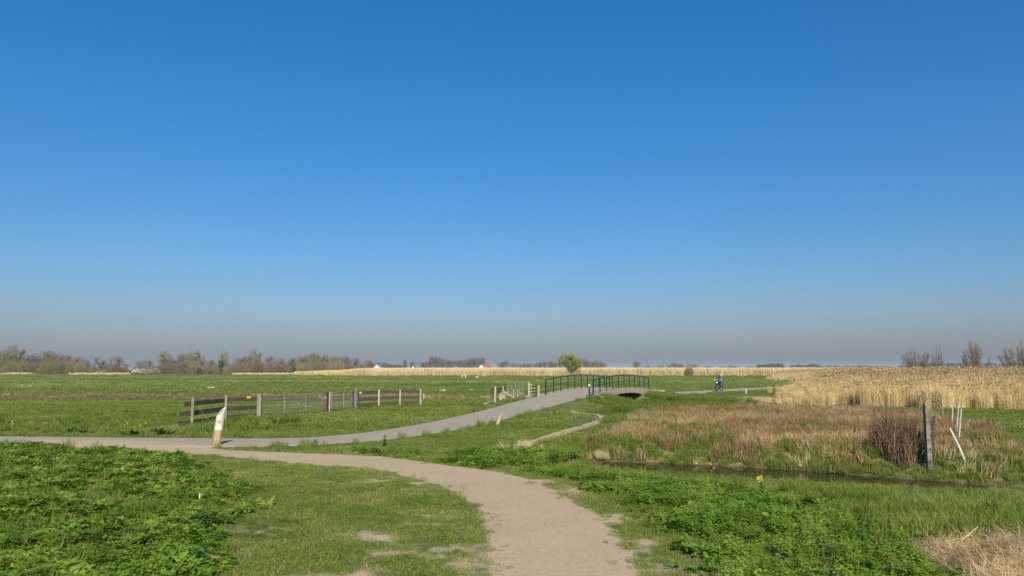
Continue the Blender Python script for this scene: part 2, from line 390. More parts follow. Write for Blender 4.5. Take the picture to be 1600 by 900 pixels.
def dense(P, step):
    P = np.asarray(P); a = arcs(P); s = np.arange(0, a[-1], step); s = np.append(s, a[-1])
    return np.stack([np.interp(s, a, P[:, j]) for j in range(P.shape[1])], 1)
pd = dense(PATH, .35); strip('asphalt_path', pd, pd[:, 3], lambda i, q, e: pd[i, 2] + .012 * (1 - e * e), ASPH, 'pale grey asphalt cycle path curving up to the bridge', 4, .05)
fd = dense(FARP, .8); strip('far_path', fd, fd[:, 3], lambda i, q, e: fd[i, 2] + .05 + .012 * (1 - e * e), ASPH, 'pale grey asphalt path leading away beyond the bridge', 4, .05)
sd4 = dense(np.column_stack([SAND, SAND_W]), .18)
def zsand(i, q, e):
    d, s, _ = pdist(PATH, np.array([q[0]]), np.array([q[1]])); w = 1 - sstep(-.15, .35, d - np.interp(s, PA, PATH[:, 3]))
    return .005 + .040 * float(w[0])
strip('sand_path', sd4[:, :2], sd4[:, 2] - .05, zsand, SANDM, 'trodden beige sand footpath curving towards the asphalt path', 8, .10)
td = dense(TRACK, .25); tw = .10 + .03 * np.sin(np.arange(len(td)) * .9)
strip('dirt_track', td, tw, lambda i, q, e: h1(q[0], q[1]) + .075, SANDM, 'narrow trodden dirt track leaving the asphalt before the bridge', 2, .05)
WAT = water_material()
dd = dense(DITCH, .8); o = strip('ditch_water', dd, np.full(len(dd), 2.6), lambda i, q, e: WATER_N, WAT, 'dark narrow water of the near ditch', 2)
cd = dense(CHAN, 1.5); strip('channel_water', cd, np.full(len(cd), 3.4), lambda i, q, e: WATER_C, WAT, 'dark water of the channel under the bridge', 2)

# ------------------------------------------------------------------ the bridge
def m3(xy, z): return (float(xy[0]), float(xy[1]), float(z))
def deck_z(t): return BZ + .30 * (1 - (2 * t - 1) ** 2)           # t along the deck 0..1
def soffit_z(t): return deck_z(t) - .30 - .85 * abs(2 * t - 1) ** 4
CONC = M('weathered_concrete', (.44, .38, .28), (.24, .2, .15), 5, .9, sx=(1, 1, .3))
TEAL = M('dark_teal_paint', (.008, .055, .038), (.004, .032, .023), 3, .45, spec=.4, bmp=.1)
def build_bridge():
    c = (BN + BF) / 2
    root = empty('foot_bridge', (c[0], c[1], WATER_C), 'arched bridge with dark teal railings and pale plank sides', 'bridge')
    n = 24; b = MB(); V, F = [], []
    for i in range(n + 1):
        t = i / n; p = BN + BAX * BLEN * t
        for e, z in ((-BW, deck_z(t) - .005), (-.8, deck_z(t) + .02), (.8, deck_z(t) + .02), (BW, deck_z(t) - .005), (BW, soffit_z(t)), (-BW, soffit_z(t))):
            V.append(m3(p + BPR * e, z))
    for i in range(n):
        for k in range(6): F.append((i * 6 + k, (i + 1) * 6 + k, (i + 1) * 6 + (k + 1) % 6, i * 6 + (k + 1) % 6))
    F += [tuple(range(6)), tuple(n * 6 + k for k in range(6))[::-1]]
    b.add(V, F).build('deck', ASPH, root)
    rnd = random.Random(4)
    for sgn in (-1, 1):
        npl = 40
        for i in range(npl):
            t0, t1 = i / npl, (i + 1) / npl - .0016; q = MB(); V = []
            off = BW + .07 + rnd.uniform(-.008, .008); dz = rnd.uniform(-.012, .012)
            for e in (off - .06, off):
                for t, zz in ((t0, 0), (t1, 0), (t1, 1), (t0, 1)):
                    z = (deck_z(t) + .06 + dz) if zz else soffit_z(t) - .03 + dz
                    V.append(m3(BN + BAX * BLEN * t + BPR * sgn * e, z))
            q.add(V, [(0, 1, 2, 3), (7, 6, 5, 4), (0, 4, 5, 1), (1, 5, 6, 2), (2, 6, 7, 3), (3, 7, 4, 0)]).build('side_plank', CONC, root)
    for t in (0.0, 1.0):                     # stone walls that carry the ends
        s_ = 1 if t == 0 else -1; p = BN + BAX * (BLEN * t + s_ * .9); q = MB()
        q.beam(m3(p - BPR * (BW - .05), -.35), m3(p + BPR * (BW - .05), -.35), 1.6, 1.7).build('abutment', CONC, root)
        for sgn in (-1, 1):
            w = MB(); a0 = BN + BAX * (BLEN * t + s_ * .25) + BPR * sgn * (BW + .05); a1 = a0 - BAX * s_ * 1.5 + BPR * sgn * .9
            w.beam(m3(a0, .05), m3(a1, -.05), .22, 1.45).build('wing_wall', CONC, root)
    for sgn in (-1, 1):
        e = BW - .06; top = MB(); pts = [m3(BN + BAX * BLEN * (i / 24) + BPR * sgn * e, deck_z(i / 24) + .98) for i in range(25)]
        top.tube(pts, .038, 6); top.tube([(p[0], p[1], p[2] - .46) for p in pts], .024, 6)
        rail = top.build('railing', TEAL, root)
        for i in range(11):
            t = .004 + .992 * i / 10; p = BN + BAX * BLEN * t + BPR * sgn * e
            w = .085 if i in (0, 10) else .062; q = MB()
            q.beam(m3(p, deck_z(t) - .1), m3(p, deck_z(t) + .985), w, w, up=(BAX[0], BAX[1], 0)).build('post', TEAL, rail)
    return root
build_bridge()
# white-capped reflector post at the bridge corner
p = BN + BPR * (BW - .12) - BAX * .55; zb = .68
r_ = empty('reflector_post', m3(p, zb - .05), 'short dark post with a white round cap at the bridge corner', 'bollard')
MB().tube([m3(p, zb - .06), m3(p + BAX * .02, zb + .62)], [.05, .05], 8).build('shaft', TEAL, r_)
MB().ball((p[0], p[1], zb + .68), .065, .065, .09, 10, 6).build('cap', M('white_plastic', (.8, .76, .72), (.7, .6, .55), 4, .5), r_, True)
MB().beam(m3(p - BPR * .16, zb + .0), m3(p + BPR * .16, zb + .0), .14, .1).build('foot', M('dark_rubber', (.03, .03, .035)), r_)

# ------------------------------------------------------------------ fences and gates
WOOD = M('weathered_fence_wood', (.34, .30, .20), (.19, .16, .11), 9, .9, sx=(1, 1, .15))
PALE = M('pale_new_fence_wood', (.50, .44, .29), (.32, .27, .17), 9, .9, sx=(1, 1, .15))
TAR = M('tarred_plank', (.125, .098, .066), (.045, .036, .026), 7, .85, sx=(.4, .4, 2))
TAR2 = M('greyed_plank', (.12, .098, .07), (.055, .045, .034), 7, .88, sx=(.4, .4, 2))
RUST = M('rusty_red_steel', (.15, .045, .025), (.06, .025, .018), 10, .8)
GALV = M('galvanised_steel', (.27, .30, .285), (.17, .20, .19), 8, .65, metal=.15, spec=.5, bmp=.05)
YEL = M('yellow_plate', (.75, .58, .10), (.65, .5, .12), 4, .5, bmp=0)
WHT = M('white_paint', (.80, .79, .75), (.66, .64, .58), 7, .6, bmp=.1)
BLUE = M('blue_grey_steel', (.25, .30, .42), (.16, .2, .3), 8, .5, metal=.2)
def base_top(px, yb, yt):
    g = Gt(px, yb); a = atY(px, yt, g[1]); return g, a[2] - g[2]
def post(root, g, h, w, mat, name='post', lean=(0, 0)):
    return MB().beam((g[0], g[1], g[2] - .25), (g[0] + lean[0], g[1] + lean[1], g[2] + h), w, w).build(name, mat, root)
def plank(root, a, b, h, d, mat, name='plank'):
    return MB().beam(a, b, d, h).build(name, mat, root)
FP = [base_top(300, 668, 621), base_top(352.5, 659, 617.5), base_top(405, 655, 615.5), base_top(509, 645, 612.5), base_top(555, 640, 608), base_top(592, 637.5, 609), base_top(625, 636, 609), base_top(657, 635, 607.5)]
def shift(g, along, back): return np.array([g[0] + along[0] * back, g[1] + along[1] * back, g[2]])
# tarred fence to the near side of the gate
f1 = empty('plank_fence', FP[0][0], 'three-rail fence of tarred planks with a slack wire beside the wide gate', 'fence')
for g, h in FP[:2]: post(f1, g, h, .10, WOOD)
rnd = random.Random(7)
back = np.array([-.10, .02])
for k, (f0, f_1) in enumerate(((.83, .86), (.50, .52), (.17, .19))):
    ge = FP[0][0] - np.array([.35, .95, 0]) * (.62 if k else .35)
    pts = [ge, FP[0][0], FP[1][0], FP[2][0]]
    for j in range(3):
        a, b_ = pts[j].copy(), pts[j + 1].copy(); a[2] = pts[max(j, 1)][2]
        a[:2] += back; b_[:2] += back
        ha = 1.18 * f0; plank(f1, (a[0], a[1], a[2] + ha + rnd.uniform(-.015, .015)), (b_[0], b_[1], b_[2] + ha + rnd.uniform(-.015, .015)), .2, .035, TAR)
g = FP[0][0]; MB().tube([(g[0] + .02, g[1] - .06, g[2] + 1.2), (g[0] + .55, g[1] - .35, g[2] + .6), (g[0] + 1.15, g[1] - .6, g[2] + .12)], .004, 5).build('wire', GALV, f1)
MB().beam((FP[2][0][0] - .42, FP[2][0][1] - .62, FP[2][0][2] + 1.06), (FP[2][0][0] - .30, FP[2][0][1] - .44, FP[2][0][2] + 1.06), .012, .10).build('plate', YEL, f1)
# wide steel gate
def gate(root, a, b, n, top, bot, r, mat, stiles=2, name='bar'):
    a, b = np.array(a, float), np.array(b, float); d = (b - a); L = np.linalg.norm(d[:2]); u = d / L
    a2, b2 = a + u * .12, b - u * .12
    fr = MB()
    hs = [bot + (top - bot) * (k / (n - 1)) ** 1.25 for k in range(n)]
    for p_ in (a2, b2): MB().tube([(p_[0], p_[1], p_[2] + bot - .02), (p_[0], p_[1], p_[2] + top + .02)], r * 1.25, 6).build('end_tube', mat, root)
    for h in hs: MB().tube([(a2[0], a2[1], a2[2] + h), (b2[0], b2[1], b2[2] + h)], r if h < hs[-1] else r * 1.25, 6).build(name, mat, root)
    for k in range(stiles):
        q = a2 + (b2 - a2) * (k + 1) / (stiles + 1)
        MB().beam((q[0], q[1], q[2] + bot), (q[0], q[1], q[2] + top), .035, .01).build('upright', mat, root)
g1 = empty('field_gate', FP[2][0], 'wide galvanised seven-bar gate between a timber post and a rusty post', 'gate')
post(g1, FP[2][0], FP[2][1], .19, WOOD)
gate(g1, FP[2][0], FP[3][0], 7, 1.08, .18, .016, GALV)
post(g1, FP[3][0], FP[3][1], .2, RUST, 'rusty_post')
q = FP[3][0]; MB().beam((q[0] - .02, q[1] - .12, q[2] + .78), (q[0] - .02, q[1] - .12, q[2] + .92), .12, .04).build('latch', GALV, g1)
g2 = empty('small_gate', FP[4][0], 'narrow galvanised gate between the rusty post and the blue-grey hinge post', 'gate')
off = np.array([.20, .30, 0])
gate(g2, FP[3][0] + off, FP[4][0], 7, 1.10, .18, .016, GALV, 1)
MB().tube([tuple(FP[3][0] + off * .75 + np.array([0, 0, -.05])), tuple(FP[3][0] + off * .75 + np.array([0, 0, 1.14]))], .035, 6).build('hinge_tube', M('grey_white_steel', (.50, .50, .48)), g2)
post(g2, FP[4][0] + np.array([-.1, 0, 0]), FP[4][1] - .12, .13, RUST, 'rusty_post')
q = FP[4][0] + np.array([.04, -.06, 0]); MB().tube([(q[0], q[1], q[2] - .1), (q[0], q[1], q[2] + FP[4][1])], .055, 8).build('hinge_post', BLUE, g2)
MB().beam((q[0] + .12, q[1], q[2] - .1), (q[0] + .12, q[1], q[2] + 1.12), .1, .1).build('dark_post', TAR, g2)
# greyed fence on the bridge side of the gates
f2 = empty('plank_fence', FP[7][0], 'three-rail fence of greyed planks with pale posts beyond the narrow gate', 'fence')
for g, h in FP[5:]: post(f2, g, h, .095, PALE)
back = np.array([-.06, .06])
for k, fr in enumerate((.87, .53, .22)):
    for j in range(4, 7):
        a, b_ = FP[j][0], FP[j + 1][0]
        plank(f2, (a[0] + back[0], a[1] + back[1], a[2] + 1.14 * fr + rnd.uniform(-.02, .02)), (b_[0] + back[0], b_[1] + back[1], b_[2] + 1.12 * fr + rnd.uniform(-.02, .02)), .2, .035, TAR2)
a = FP[4][0]; MB().beam((a[0] + .2, a[1] + .1, a[2] + 1.0), (a[0] + .32, a[1] + .24, a[2] + 1.0), .014, .1).build('plate', YEL, f2)
q = FP[7][0] + np.array([.2, .1, 0]); MB().tube([(q[0], q[1], q[2] + .5), (q[0], q[1], q[2] + .82)], .035, 6).build('insulator', M('cream_plastic', (.6, .55, .4)), f2)
MB().beam((q[0] - .2, q[1], q[2] + .66), (q[0] + .02, q[1], q[2] + .66), .02, .02).build('bracket', WOOD, f2)
# tumbled fence by the bridge ramp
def bt(px, yb, yt, z=None):
    g = Gt(px, yb); return g, atY(px, yt, g[1])[2] - g[2]
f3 = empty('broken_fence', Gt(790, 628), 'tumbledown pale wooden fence with slanting rails beside the bridge ramp', 'fence')
for px, yb, yt, w in ((773.5, 631, 604, .11), (781.5, 629, 608, .10), (786.5, 629, 603.5, .07), (788.5, 629.5, 612, .07), (784, 629.5, 615, .08), (803, 624, 608, .06), (808.5, 623, 608, .06), (793.5, 626, 607, .06)):
    g, h = bt(px, yb, yt); post(f3, g, h, w, PALE, lean=(rnd.uniform(-.06, .06), 0))
def seg(x0, y0, x1, y1, Y0, Y1): return tuple(atY(x0, y0, Y0)), tuple(atY(x1, y1, Y1))
for s_, hh, mt in ((seg(767.5, 609, 790, 605.5, 54.5, 57), .16, TAR2), (seg(768, 613, 789, 611, 54.5, 57), .12, TAR2), (seg(786, 611, 809, 625.5, 54.5, 55.2), .11, PALE), (seg(784, 613, 800, 625, 54.2, 55.5), .09, PALE), (seg(806, 624, 815, 614, 56, 57), .08, WOOD)):
    plank(f3, *s_, hh, .05, mt, 'rail')
a_, b_ = tuple(Gt(757, 632.5) + np.array([0, 0, .05])), tuple(Gt(772, 628.5) + np.array([0, 0, .12]))
fp = MB(); fp.beam(a_, b_, .16, .06); tag(fp.build('fallen_plank', WHT), 'white weathered plank lying on the ground beside the tumbledown fence', 'plank')
g3 = empty('steel_hurdle', Gt(800, 622), 'grey steel mesh hurdle standing behind the tumbledown fence', 'gate')
a_, b_ = Gt(792, 620.5), Gt(824.5, 620)
gate(g3, a_, b_, 8, 1.2, .12, .014, GALV, 4)
f4 = empty('post_and_rail_fence', Gt(834, 619), 'short fence of tall pale posts with dark rails next to the railing', 'fence')
for px, yb, yt, w in ((826.5, 620.5, 597, .15), (830.5, 620.5, 600, .13), (834.5, 619, 602, .09), (841.5, 619.5, 602, .12)):
    g, h = bt(px, yb, yt); post(f4, g, h, w, PALE)
for y0, y1 in ((604, 603.5), (609, 608.5), (613.5, 613)):
    a_, b_ = seg(830, y0, 842, y1, 64.5, 66); plank(f4, a_, b_, .14, .04, TAR2, 'rail')

# ------------------------------------------------------------------ walking-route marker posts
SAWN = M('stripped_trunk', (.50, .38, .22), (.20, .13, .06), 12, .9, sx=(1, 1, .12))
def marker():
    g = Gt(337, 697); h = 1.21; r = .125; lean = np.array([.15, .0])
    root = empty('marker_post', g, 'leaning trunk marker post painted white at its slanted top, by the sand path', 'post')
    def ax(t): return np.array([g[0] + lean[0] * t, g[1] + lean[1] * t, g[2] + h * t])
    n = 20
    def ring(t, rr): c = ax(t); return [(c[0] + rr * math.cos(2 * math.pi * k / n), c[1] + rr * math.sin(2 * math.pi * k / n), c[2]) for k in range(n)]
    def body(ts, rs, capfun=None):
        V = []
        for t, rr in zip(ts, rs): V += ring(t, rr)
        F = [(i * n + k, i * n + (k + 1) % n, (i + 1) * n + (k + 1) % n, (i + 1) * n + k) for i in range(len(ts) - 1) for k in range(n)]
        return V, F
    rj = random.Random(2)
    V, F = body([-.15, 0, .06, .14, .22, .3, .38, .43], [.15, .142, .135, .132, .13, .128, .127, .126])
    V = [(v[0] + rj.uniform(-.004, .004), v[1] + rj.uniform(-.004, .004), v[2]) for v in V]
    MB().add(V, F + [tuple(range(7 * n, 8 * n))]).build('shaft', SAWN, root, True)
    # white upper part, cut on a slant that faces the path
    ts = [.425, .55, .68, .75]; V, F = body(ts, [.1275, .127, .124, .121])
    nrm = Vector((-.56, -.60, .58)).normalized(); c0 = Vector(ax(.75)); c0.z = g[2] + h - .165
    top = []
    for k in range(n):
        c = ax(.75); x, y = c[0] + .121 * math.cos(2 * math.pi * k / n), c[1] + .121 * math.sin(2 * math.pi * k / n)
        z = c0.z - (nrm.x * (x - c0.x) + nrm.y * (y - c0.y)) / nrm.z; f = (z - c[2]) / h
        top.append((x + lean[0] * f, y, max(z, c[2] + .004)))
    b0 = len(V); V += top
    F += [((len(ts) - 1) * n + k, (len(ts) - 1) * n + (k + 1) % n, b0 + (k + 1) % n, b0 + k) for k in range(n)]
    F += [tuple(b0 + k for k in range(n))]
    up = MB().add(V, F).build('painted_top', M('dirty_white_paint', (.80, .78, .73), (.50, .46, .38), 5, .7, bmp=.2, sx=(1, 1, .35)), root)
    # rim and marks on the slanted face
    cen = Vector(np.mean(np.array(top), 0)); ax1 = Vector((.62, .0, 1.05)); ax1 = (ax1 - nrm * ax1.dot(nrm)).normalized(); ax2 = nrm.cross(ax1).normalized()
    def face_poly(pts, off, name, mat):
        V = [cen + nrm * off + ax1 * a + ax2 * b_ for a, b_ in pts]; m = len(V); V += [v - nrm * .006 for v in V[:m]]
        F = [tuple(range(m)), tuple(range(m, 2 * m))[::-1]] + [(k, k + m, (k + 1) % m + m, (k + 1) % m) for k in range(m)]
        return MB().add([tuple(v) for v in V], F).build(name, mat, up)
    RED = M('faded_red_paint', (.36, .13, .09), (.22, .09, .07), 20, .7, bmp=0); DK = M('dark_paint', (.06, .05, .05), None, 9, .7, bmp=0)
    ell = [(.075 * math.cos(t) + .035, .032 * math.sin(t)) for t in np.linspace(0, 2 * math.pi, 16, endpoint=False)]
    face_poly(ell, .010, 'route_mark', RED)
    face_poly([(.045 * math.cos(t) + .04, .012 * math.sin(t)) for t in np.linspace(0, 2 * math.pi, 12, endpoint=False)], .013, 'mark_centre', M('pale_red_paint', (.62, .42, .36), None, 9, .7, bmp=0))
    face_poly([(-.075, -.04), (-.06, -.045), (-.085, .0), (-.06, .045), (-.075, .05), (-.105, .0)], .010, 'mark_stroke', DK)
    # yellow and orange route sign on the front
    fc = ax(.625); d = np.array([.30, -.954]); s_ = np.array([.954, .30])
    def plate(pts, off, name, mat):
        V = []
        for o_ in (off, off - .01):
            for a, b_ in pts: V.append((fc[0] + d[0] * (.122 + o_) + s_[0] * a, fc[1] + d[1] * (.122 + o_) + s_[1] * a, fc[2] + b_))
        m = len(pts); F = [tuple(range(m))[::-1], tuple(range(m, 2 * m))] + [(k, (k + 1) % m, (k + 1) % m + m, k + m) for k in range(m)]
        return MB().add(V, F).build(name, mat, up)
    plate([(-.05, -.05), (.05, -.05), (.05, .05), (-.05, .05)], .012, 'route_plate', M('route_yellow', (.80, .50, .10), (.7, .45, .1), 3, .5, bmp=0))
    plate([(-.038, .034), (-.03, .0), (.0, -.03), (.03, .0), (.04, .034)], .016, 'route_arrow', M('route_orange', (.62, .16, .02), (.5, .12, .02), 3, .5, bmp=0))
marker()
def worn_marker():
    g = Gt(776, 667); root = empty('worn_marker_post', g, 'short worn grey-brown marker post leaning beside the asphalt path', 'post')
    n = 12; V, F = [], []
    H = [(-.1, .095), (.15, .088), (.36, .08), (.46, .075)]
    for i, (z, r) in enumerate(H):
        for k in range(n): t = 2 * math.pi * k / n; V.append((g[0] + z * .34 + r * math.cos(t), g[1] + r * math.sin(t), g[2] + z))
    for k in range(n): t = 2 * math.pi * k / n; V.append((g[0] + .17 + .06 * math.cos(t) + .02, g[1] + .06 * math.sin(t), g[2] + .53 + .11 * math.cos(t)))
    F = [(i * n + k, i * n + (k + 1) % n, (i + 1) * n + (k + 1) % n, (i + 1) * n + k) for i in range(len(H)) for k in range(n)]
    MB().add(V, F + [tuple(range(len(H) * n, len(H) * n + n))]).build('shaft', M('worn_wood', (.50, .40, .25), (.28, .21, .12), 11, .9, sx=(1, 1, .2)), root, True)
    c = (g[0] + .2, g[1] - .085, g[2] + .5)
    MB().beam((c[0] - .03, c[1], c[2] - .06), (c[0] + .01, c[1], c[2] + .03), .05, .015).build('faded_mark', M('pale_pink_paint', (.7, .6, .52)), root)
worn_marker()

# ------------------------------------------------------------------ stakes, poles and the old fence by the ditch
def stake(name, px, yb, yt, r, mat, label, cat='stake', lean=(0, 0), group=None):
    g, h = base_top(px, yb, yt); b = MB()
    b.tube([(g[0], g[1], g[2] - .2), (g[0] + lean[0] * .5, g[1], g[2] + h * .5), (g[0] + lean[0], g[1] + lean[1], g[2] + h)], [r, r * .97, r * .9], 7)
    o = b.build(name, mat); return tag(o, label, cat, group)
BIRCH = M('whitened_pole', (.66, .64, .60), (.42, .40, .37), 14, .7, sx=(1, 1, .6))
stake('white_stake', 311.5, 789, 771, .012, WHT, 'thin white stick standing in the leafy green patch')
stake('white_stake', 1166, 617, 607.5, .05, WHT, 'small white stake at the edge of the path beyond the bridge')
for (xb, yb, xt, yt, lab) in ((1487, 662, 1489, 622, 'tallest upright white pole beside the leaning pole'), (1493, 676, 1498, 632, 'white pole in the middle of the tilted upright ones'), (1496.5, 690, 1502, 639, 'white pole whose foot meets the leaning pole')):
    g = Gt(xb, yb + 6); a = atY(xt, yt, g[1])
    b = MB().tube([(g[0], g[1], g[2] - .2), tuple((g + a) / 2 + np.array([.01, 0, 0])), tuple(a)], [.021, .02, .017], 7); tag(b.build('white_pole', BIRCH), lab, 'pole')
g = Gt(1513, 729); a = atY(1484, 669, g[1] + .35)
tag(MB().tube([tuple(g - np.array([0, 0, .08])), tuple((g + a) / 2 + np.array([0, 0, .01])), tuple(a)], [.033, .03, .025], 8).build('leaning_pole', BIRCH), 'thick white pole leaning sideways over the dry bank', 'pole')
stake('thin_stake', 1474, 655, 621, .014, M('grey_stake', (.5, .47, .42)), 'thin grey stake between the old fence and the white poles')
def old_fence():
    g = Gt(1452, 738); root = empty('old_fence', g, 'old grey fence end with dark tarred boards seen along its length by the ditch', 'fence')
    a = atY(1447, 634, g[1])
    MB().beam((g[0], g[1], g[2] - .3), (a[0], a[1], a[2]), .14, .12).build('post', M('lichened_old_wood', (.30, .27, .20), (.06, .05, .04), 5, .95, sx=(1, 1, 1)), root)
    far = np.array([g[0] + 2.5, g[1] + 4.6, g[2] + .32])
    for px, py in ((1454, 664), (1453.5, 684), (1453, 705)):
        c = atY(px, py, g[1] + .05); e = np.array([c[0] + .34, c[1] + .45, c[2] + .10]); s0 = np.array([c[0] - .05, c[1] - .53, c[2] - .02])
        MB().beam(tuple(s0 + np.array([.0, .42, 0])), tuple(e), .05, .23).build('board', TAR, root)
    MB().beam((far[0], far[1], far[2] - .5), (far[0] - .05, far[1], far[2] + 1.3), .13, .13).build('post', WOOD, root)
old_fence()
for px, yb, yt, x2 in ((1446, 650, 612, -.06), (1456, 650, 617, .12)):
    g = Gt(px, yb); z = atY(px, yt, g[1])[2]; b = MB().tube([(g[0], g[1], g[2] - .1), (g[0] + x2 * .4, g[1], (g[2] + z) / 2), (g[0] + x2, g[1], z)], [.02, .017, .012], 5)
    for k in range(9):
        t = .55 + .05 * k; q = (g[0] + x2 * t, g[1], g[2] + (z - g[2]) * t); b.ball((q[0] + rnd.uniform(-.12, .12), q[1] + rnd.uniform(-.1, .1), q[2] + rnd.uniform(0, .15)), .035, .035, .045, 6, 4)
    tag(b.build('dead_thistle', M('dead_stalk', (.20, .17, .15), (.1, .08, .07), 10)), 'tall dead seed-headed stalk sticking up behind the old fence', 'plant', 'dead stalks by the old fence')
for px, yb, yt in ((18.5, 672, 657),): stake('thin_stake', px, yb, yt, .02, PALE, 'thin pale stake in the verge across the asphalt path')
for px, yt in ((722.3, 585.5), (727.3, 585.5)):
    stake('meadow_stake', px, 591.5, yt, .10, WHT, 'pale stake standing in the meadow before the far reeds', group='pale stakes before the far reeds')
stake('meadow_stake', 743, 591, 583.5, .13, TAR, 'dark stake in the meadow next to a white bird')

# ------------------------------------------------------------------ trees: each a trunk and a crown; copies share their meshes
def grow(seed, H, spread, bole, nl1, nl2, ntw, twig_w=.035, upright=.5, stems=1, leaf=None, leafn=0, leafs=.1, twig_len=1.2, cloud=0, lcloud=0, lcz=.6, lch=.38):
    rn = random.Random(seed); T, C, Lf = MB(), MB(), MB(); tips = []
    def branch(mb, p, d, L, r0, r1, sides, seg=4, up=.1):
        P = [Vector(p)]; d = Vector(d).normalized()
        for k in range(seg):
            d = (d + Vector((rn.uniform(-.16, .16), rn.uniform(-.16, .16), rn.uniform(-.05, .1) + up * .25))).normalized(); P.append(P[-1] + d * L / seg)
        mb.tube(P, [r0 + (r1 - r0) * k / seg for k in range(seg + 1)], sides, False); return P
    for s in range(stems):
        a = rn.uniform(0, 6.28); lean = .05 if stems == 1 else rn.uniform(.08, .45)
        d0 = Vector((math.cos(a) * lean, math.sin(a) * lean, 1)); r0 = H * (.022 if stems == 1 else .011)
        p0 = Vector((0, 0, -.2)) if stems == 1 else Vector((math.cos(a) * .35 * spread * .3, math.sin(a) * .35 * spread * .3, -.2))
        P = branch(T, p0, d0, H * (.78 if stems == 1 else rn.uniform(.6, .85)), r0, r0 * .25, 6, 6, .1)
        for i in range(nl1):
            t = bole + (1 - bole) * (i + rn.random()) / nl1; k = min(int(t * 6), 5); q = P[k].lerp(P[k + 1], t * 6 - k)
            a = rn.uniform(0, 6.28); L = spread * (1.05 - .65 * max(0, t - bole) / (1 - bole)) * rn.uniform(.7, 1.1)
            d = Vector((math.cos(a), math.sin(a), upright * 1.6 + rn.uniform(-.1, .4)))
            B = branch(T if i < nl1 // 2 else C, q, d, L, r0 * .38, r0 * .1, 4, 4, .15)
            for j in range(nl2):
                u = .3 + .7 * (j + rn.random()) / nl2; kk = min(int(u * 4), 3); w = B[kk].lerp(B[kk + 1], u * 4 - kk); a2 = rn.uniform(0, 6.28)
                d2 = (B[kk + 1] - B[kk]).normalized() + Vector((math.cos(a2) * .8, math.sin(a2) * .8, rn.uniform(0, .9) * upright * 1.5))
                W = branch(C, w, d2, L * rn.uniform(.3, .55), r0 * .12, r0 * .04, 3, 3, .2); tips.append(W)
    tw = max(1, ntw // max(1, len(tips)))
    for W in tips:
        for j in range(tw):
            u = rn.random() * 3; k = min(int(u), 2); q = W[k].lerp(W[k + 1], u - k)
            d = ((W[k + 1] - W[k]).normalized() * .6 + Vector((rn.uniform(-.8, .8), rn.uniform(-.8, .8), rn.uniform(-.1, .9) * upright * 1.6))).normalized()
            L = twig_len * rn.uniform(.4, 1.1); s = d.orthogonal().normalized(); s.rotate(Matrix.Rotation(rn.uniform(0, 6.28), 3, d)); e = q + d * L
            C.add([q - s * twig_w, q + s * twig_w, e], [(0, 1, 2)])
            if leaf:
                for _ in range(leafn):
                    c = q + d * L * rn.random() + Vector((rn.gauss(0, .1), rn.gauss(0, .1), rn.gauss(0, .1))); n1 = Vector((rn.gauss(0, 1), rn.gauss(0, 1), rn.gauss(0, 1))).normalized(); n2 = n1.orthogonal().normalized(); sz = leafs * rn.uniform(.6, 1.3)
                    Lf.add([c - n1 * sz, c + n2 * sz * .6, c + n1 * sz, c - n2 * sz * .6], [(0, 1, 2, 3)])
    for i in range(cloud):
        while True:
            v = Vector((rn.uniform(-1, 1), rn.uniform(-1, 1), rn.uniform(-1, 1)))
            if v.length < 1: break
        if float(vnoise(np.array([v.x * 2.2 + seed]), np.array([v.z * 2.6 + v.y]), 7)[0]) < .36: continue
        q = Vector((v.x * spread, v.y * spread, H * (.56 + .40 * v.z))); d = Vector((v.x * .7 + rn.gauss(0, .4), v.y * .7 + rn.gauss(0, .4), .35 + upright * .5 + rn.gauss(0, .35))).normalized(); L = twig_len * rn.uniform(.5, 1.2)
        s = d.orthogonal().normalized(); s.rotate(Matrix.Rotation(rn.uniform(0, 6.28), 3, d)); C.add([q - s * twig_w, q + s * twig_w, q + d * L], [(0, 1, 2)])
    for i in range(lcloud):
        while True:
            v = Vector((rn.uniform(-1, 1), rn.uniform(-1, 1), rn.uniform(-1, 1)))
            if .25 < v.length < 1: break
        if float(vnoise(np.array([v.x * 3.1 + seed]), np.array([v.z * 3.3 + v.y * 2]), 7)[0]) < .40: continue
        q = Vector((v.x * spread, v.y * spread, H * (lcz + lch * v.z))); n1 = Vector((rn.gauss(0, 1), rn.gauss(0, 1), rn.gauss(0, 1))).normalized(); n2 = n1.orthogonal().normalized(); sz = leafs * rn.uniform(.6, 1.3)
        Lf.add([q - n1 * sz, q + n2 * sz * .6, q + n1 * sz, q - n2 * sz * .6], [(0, 1, 2, 3)])
    return T, C, Lf
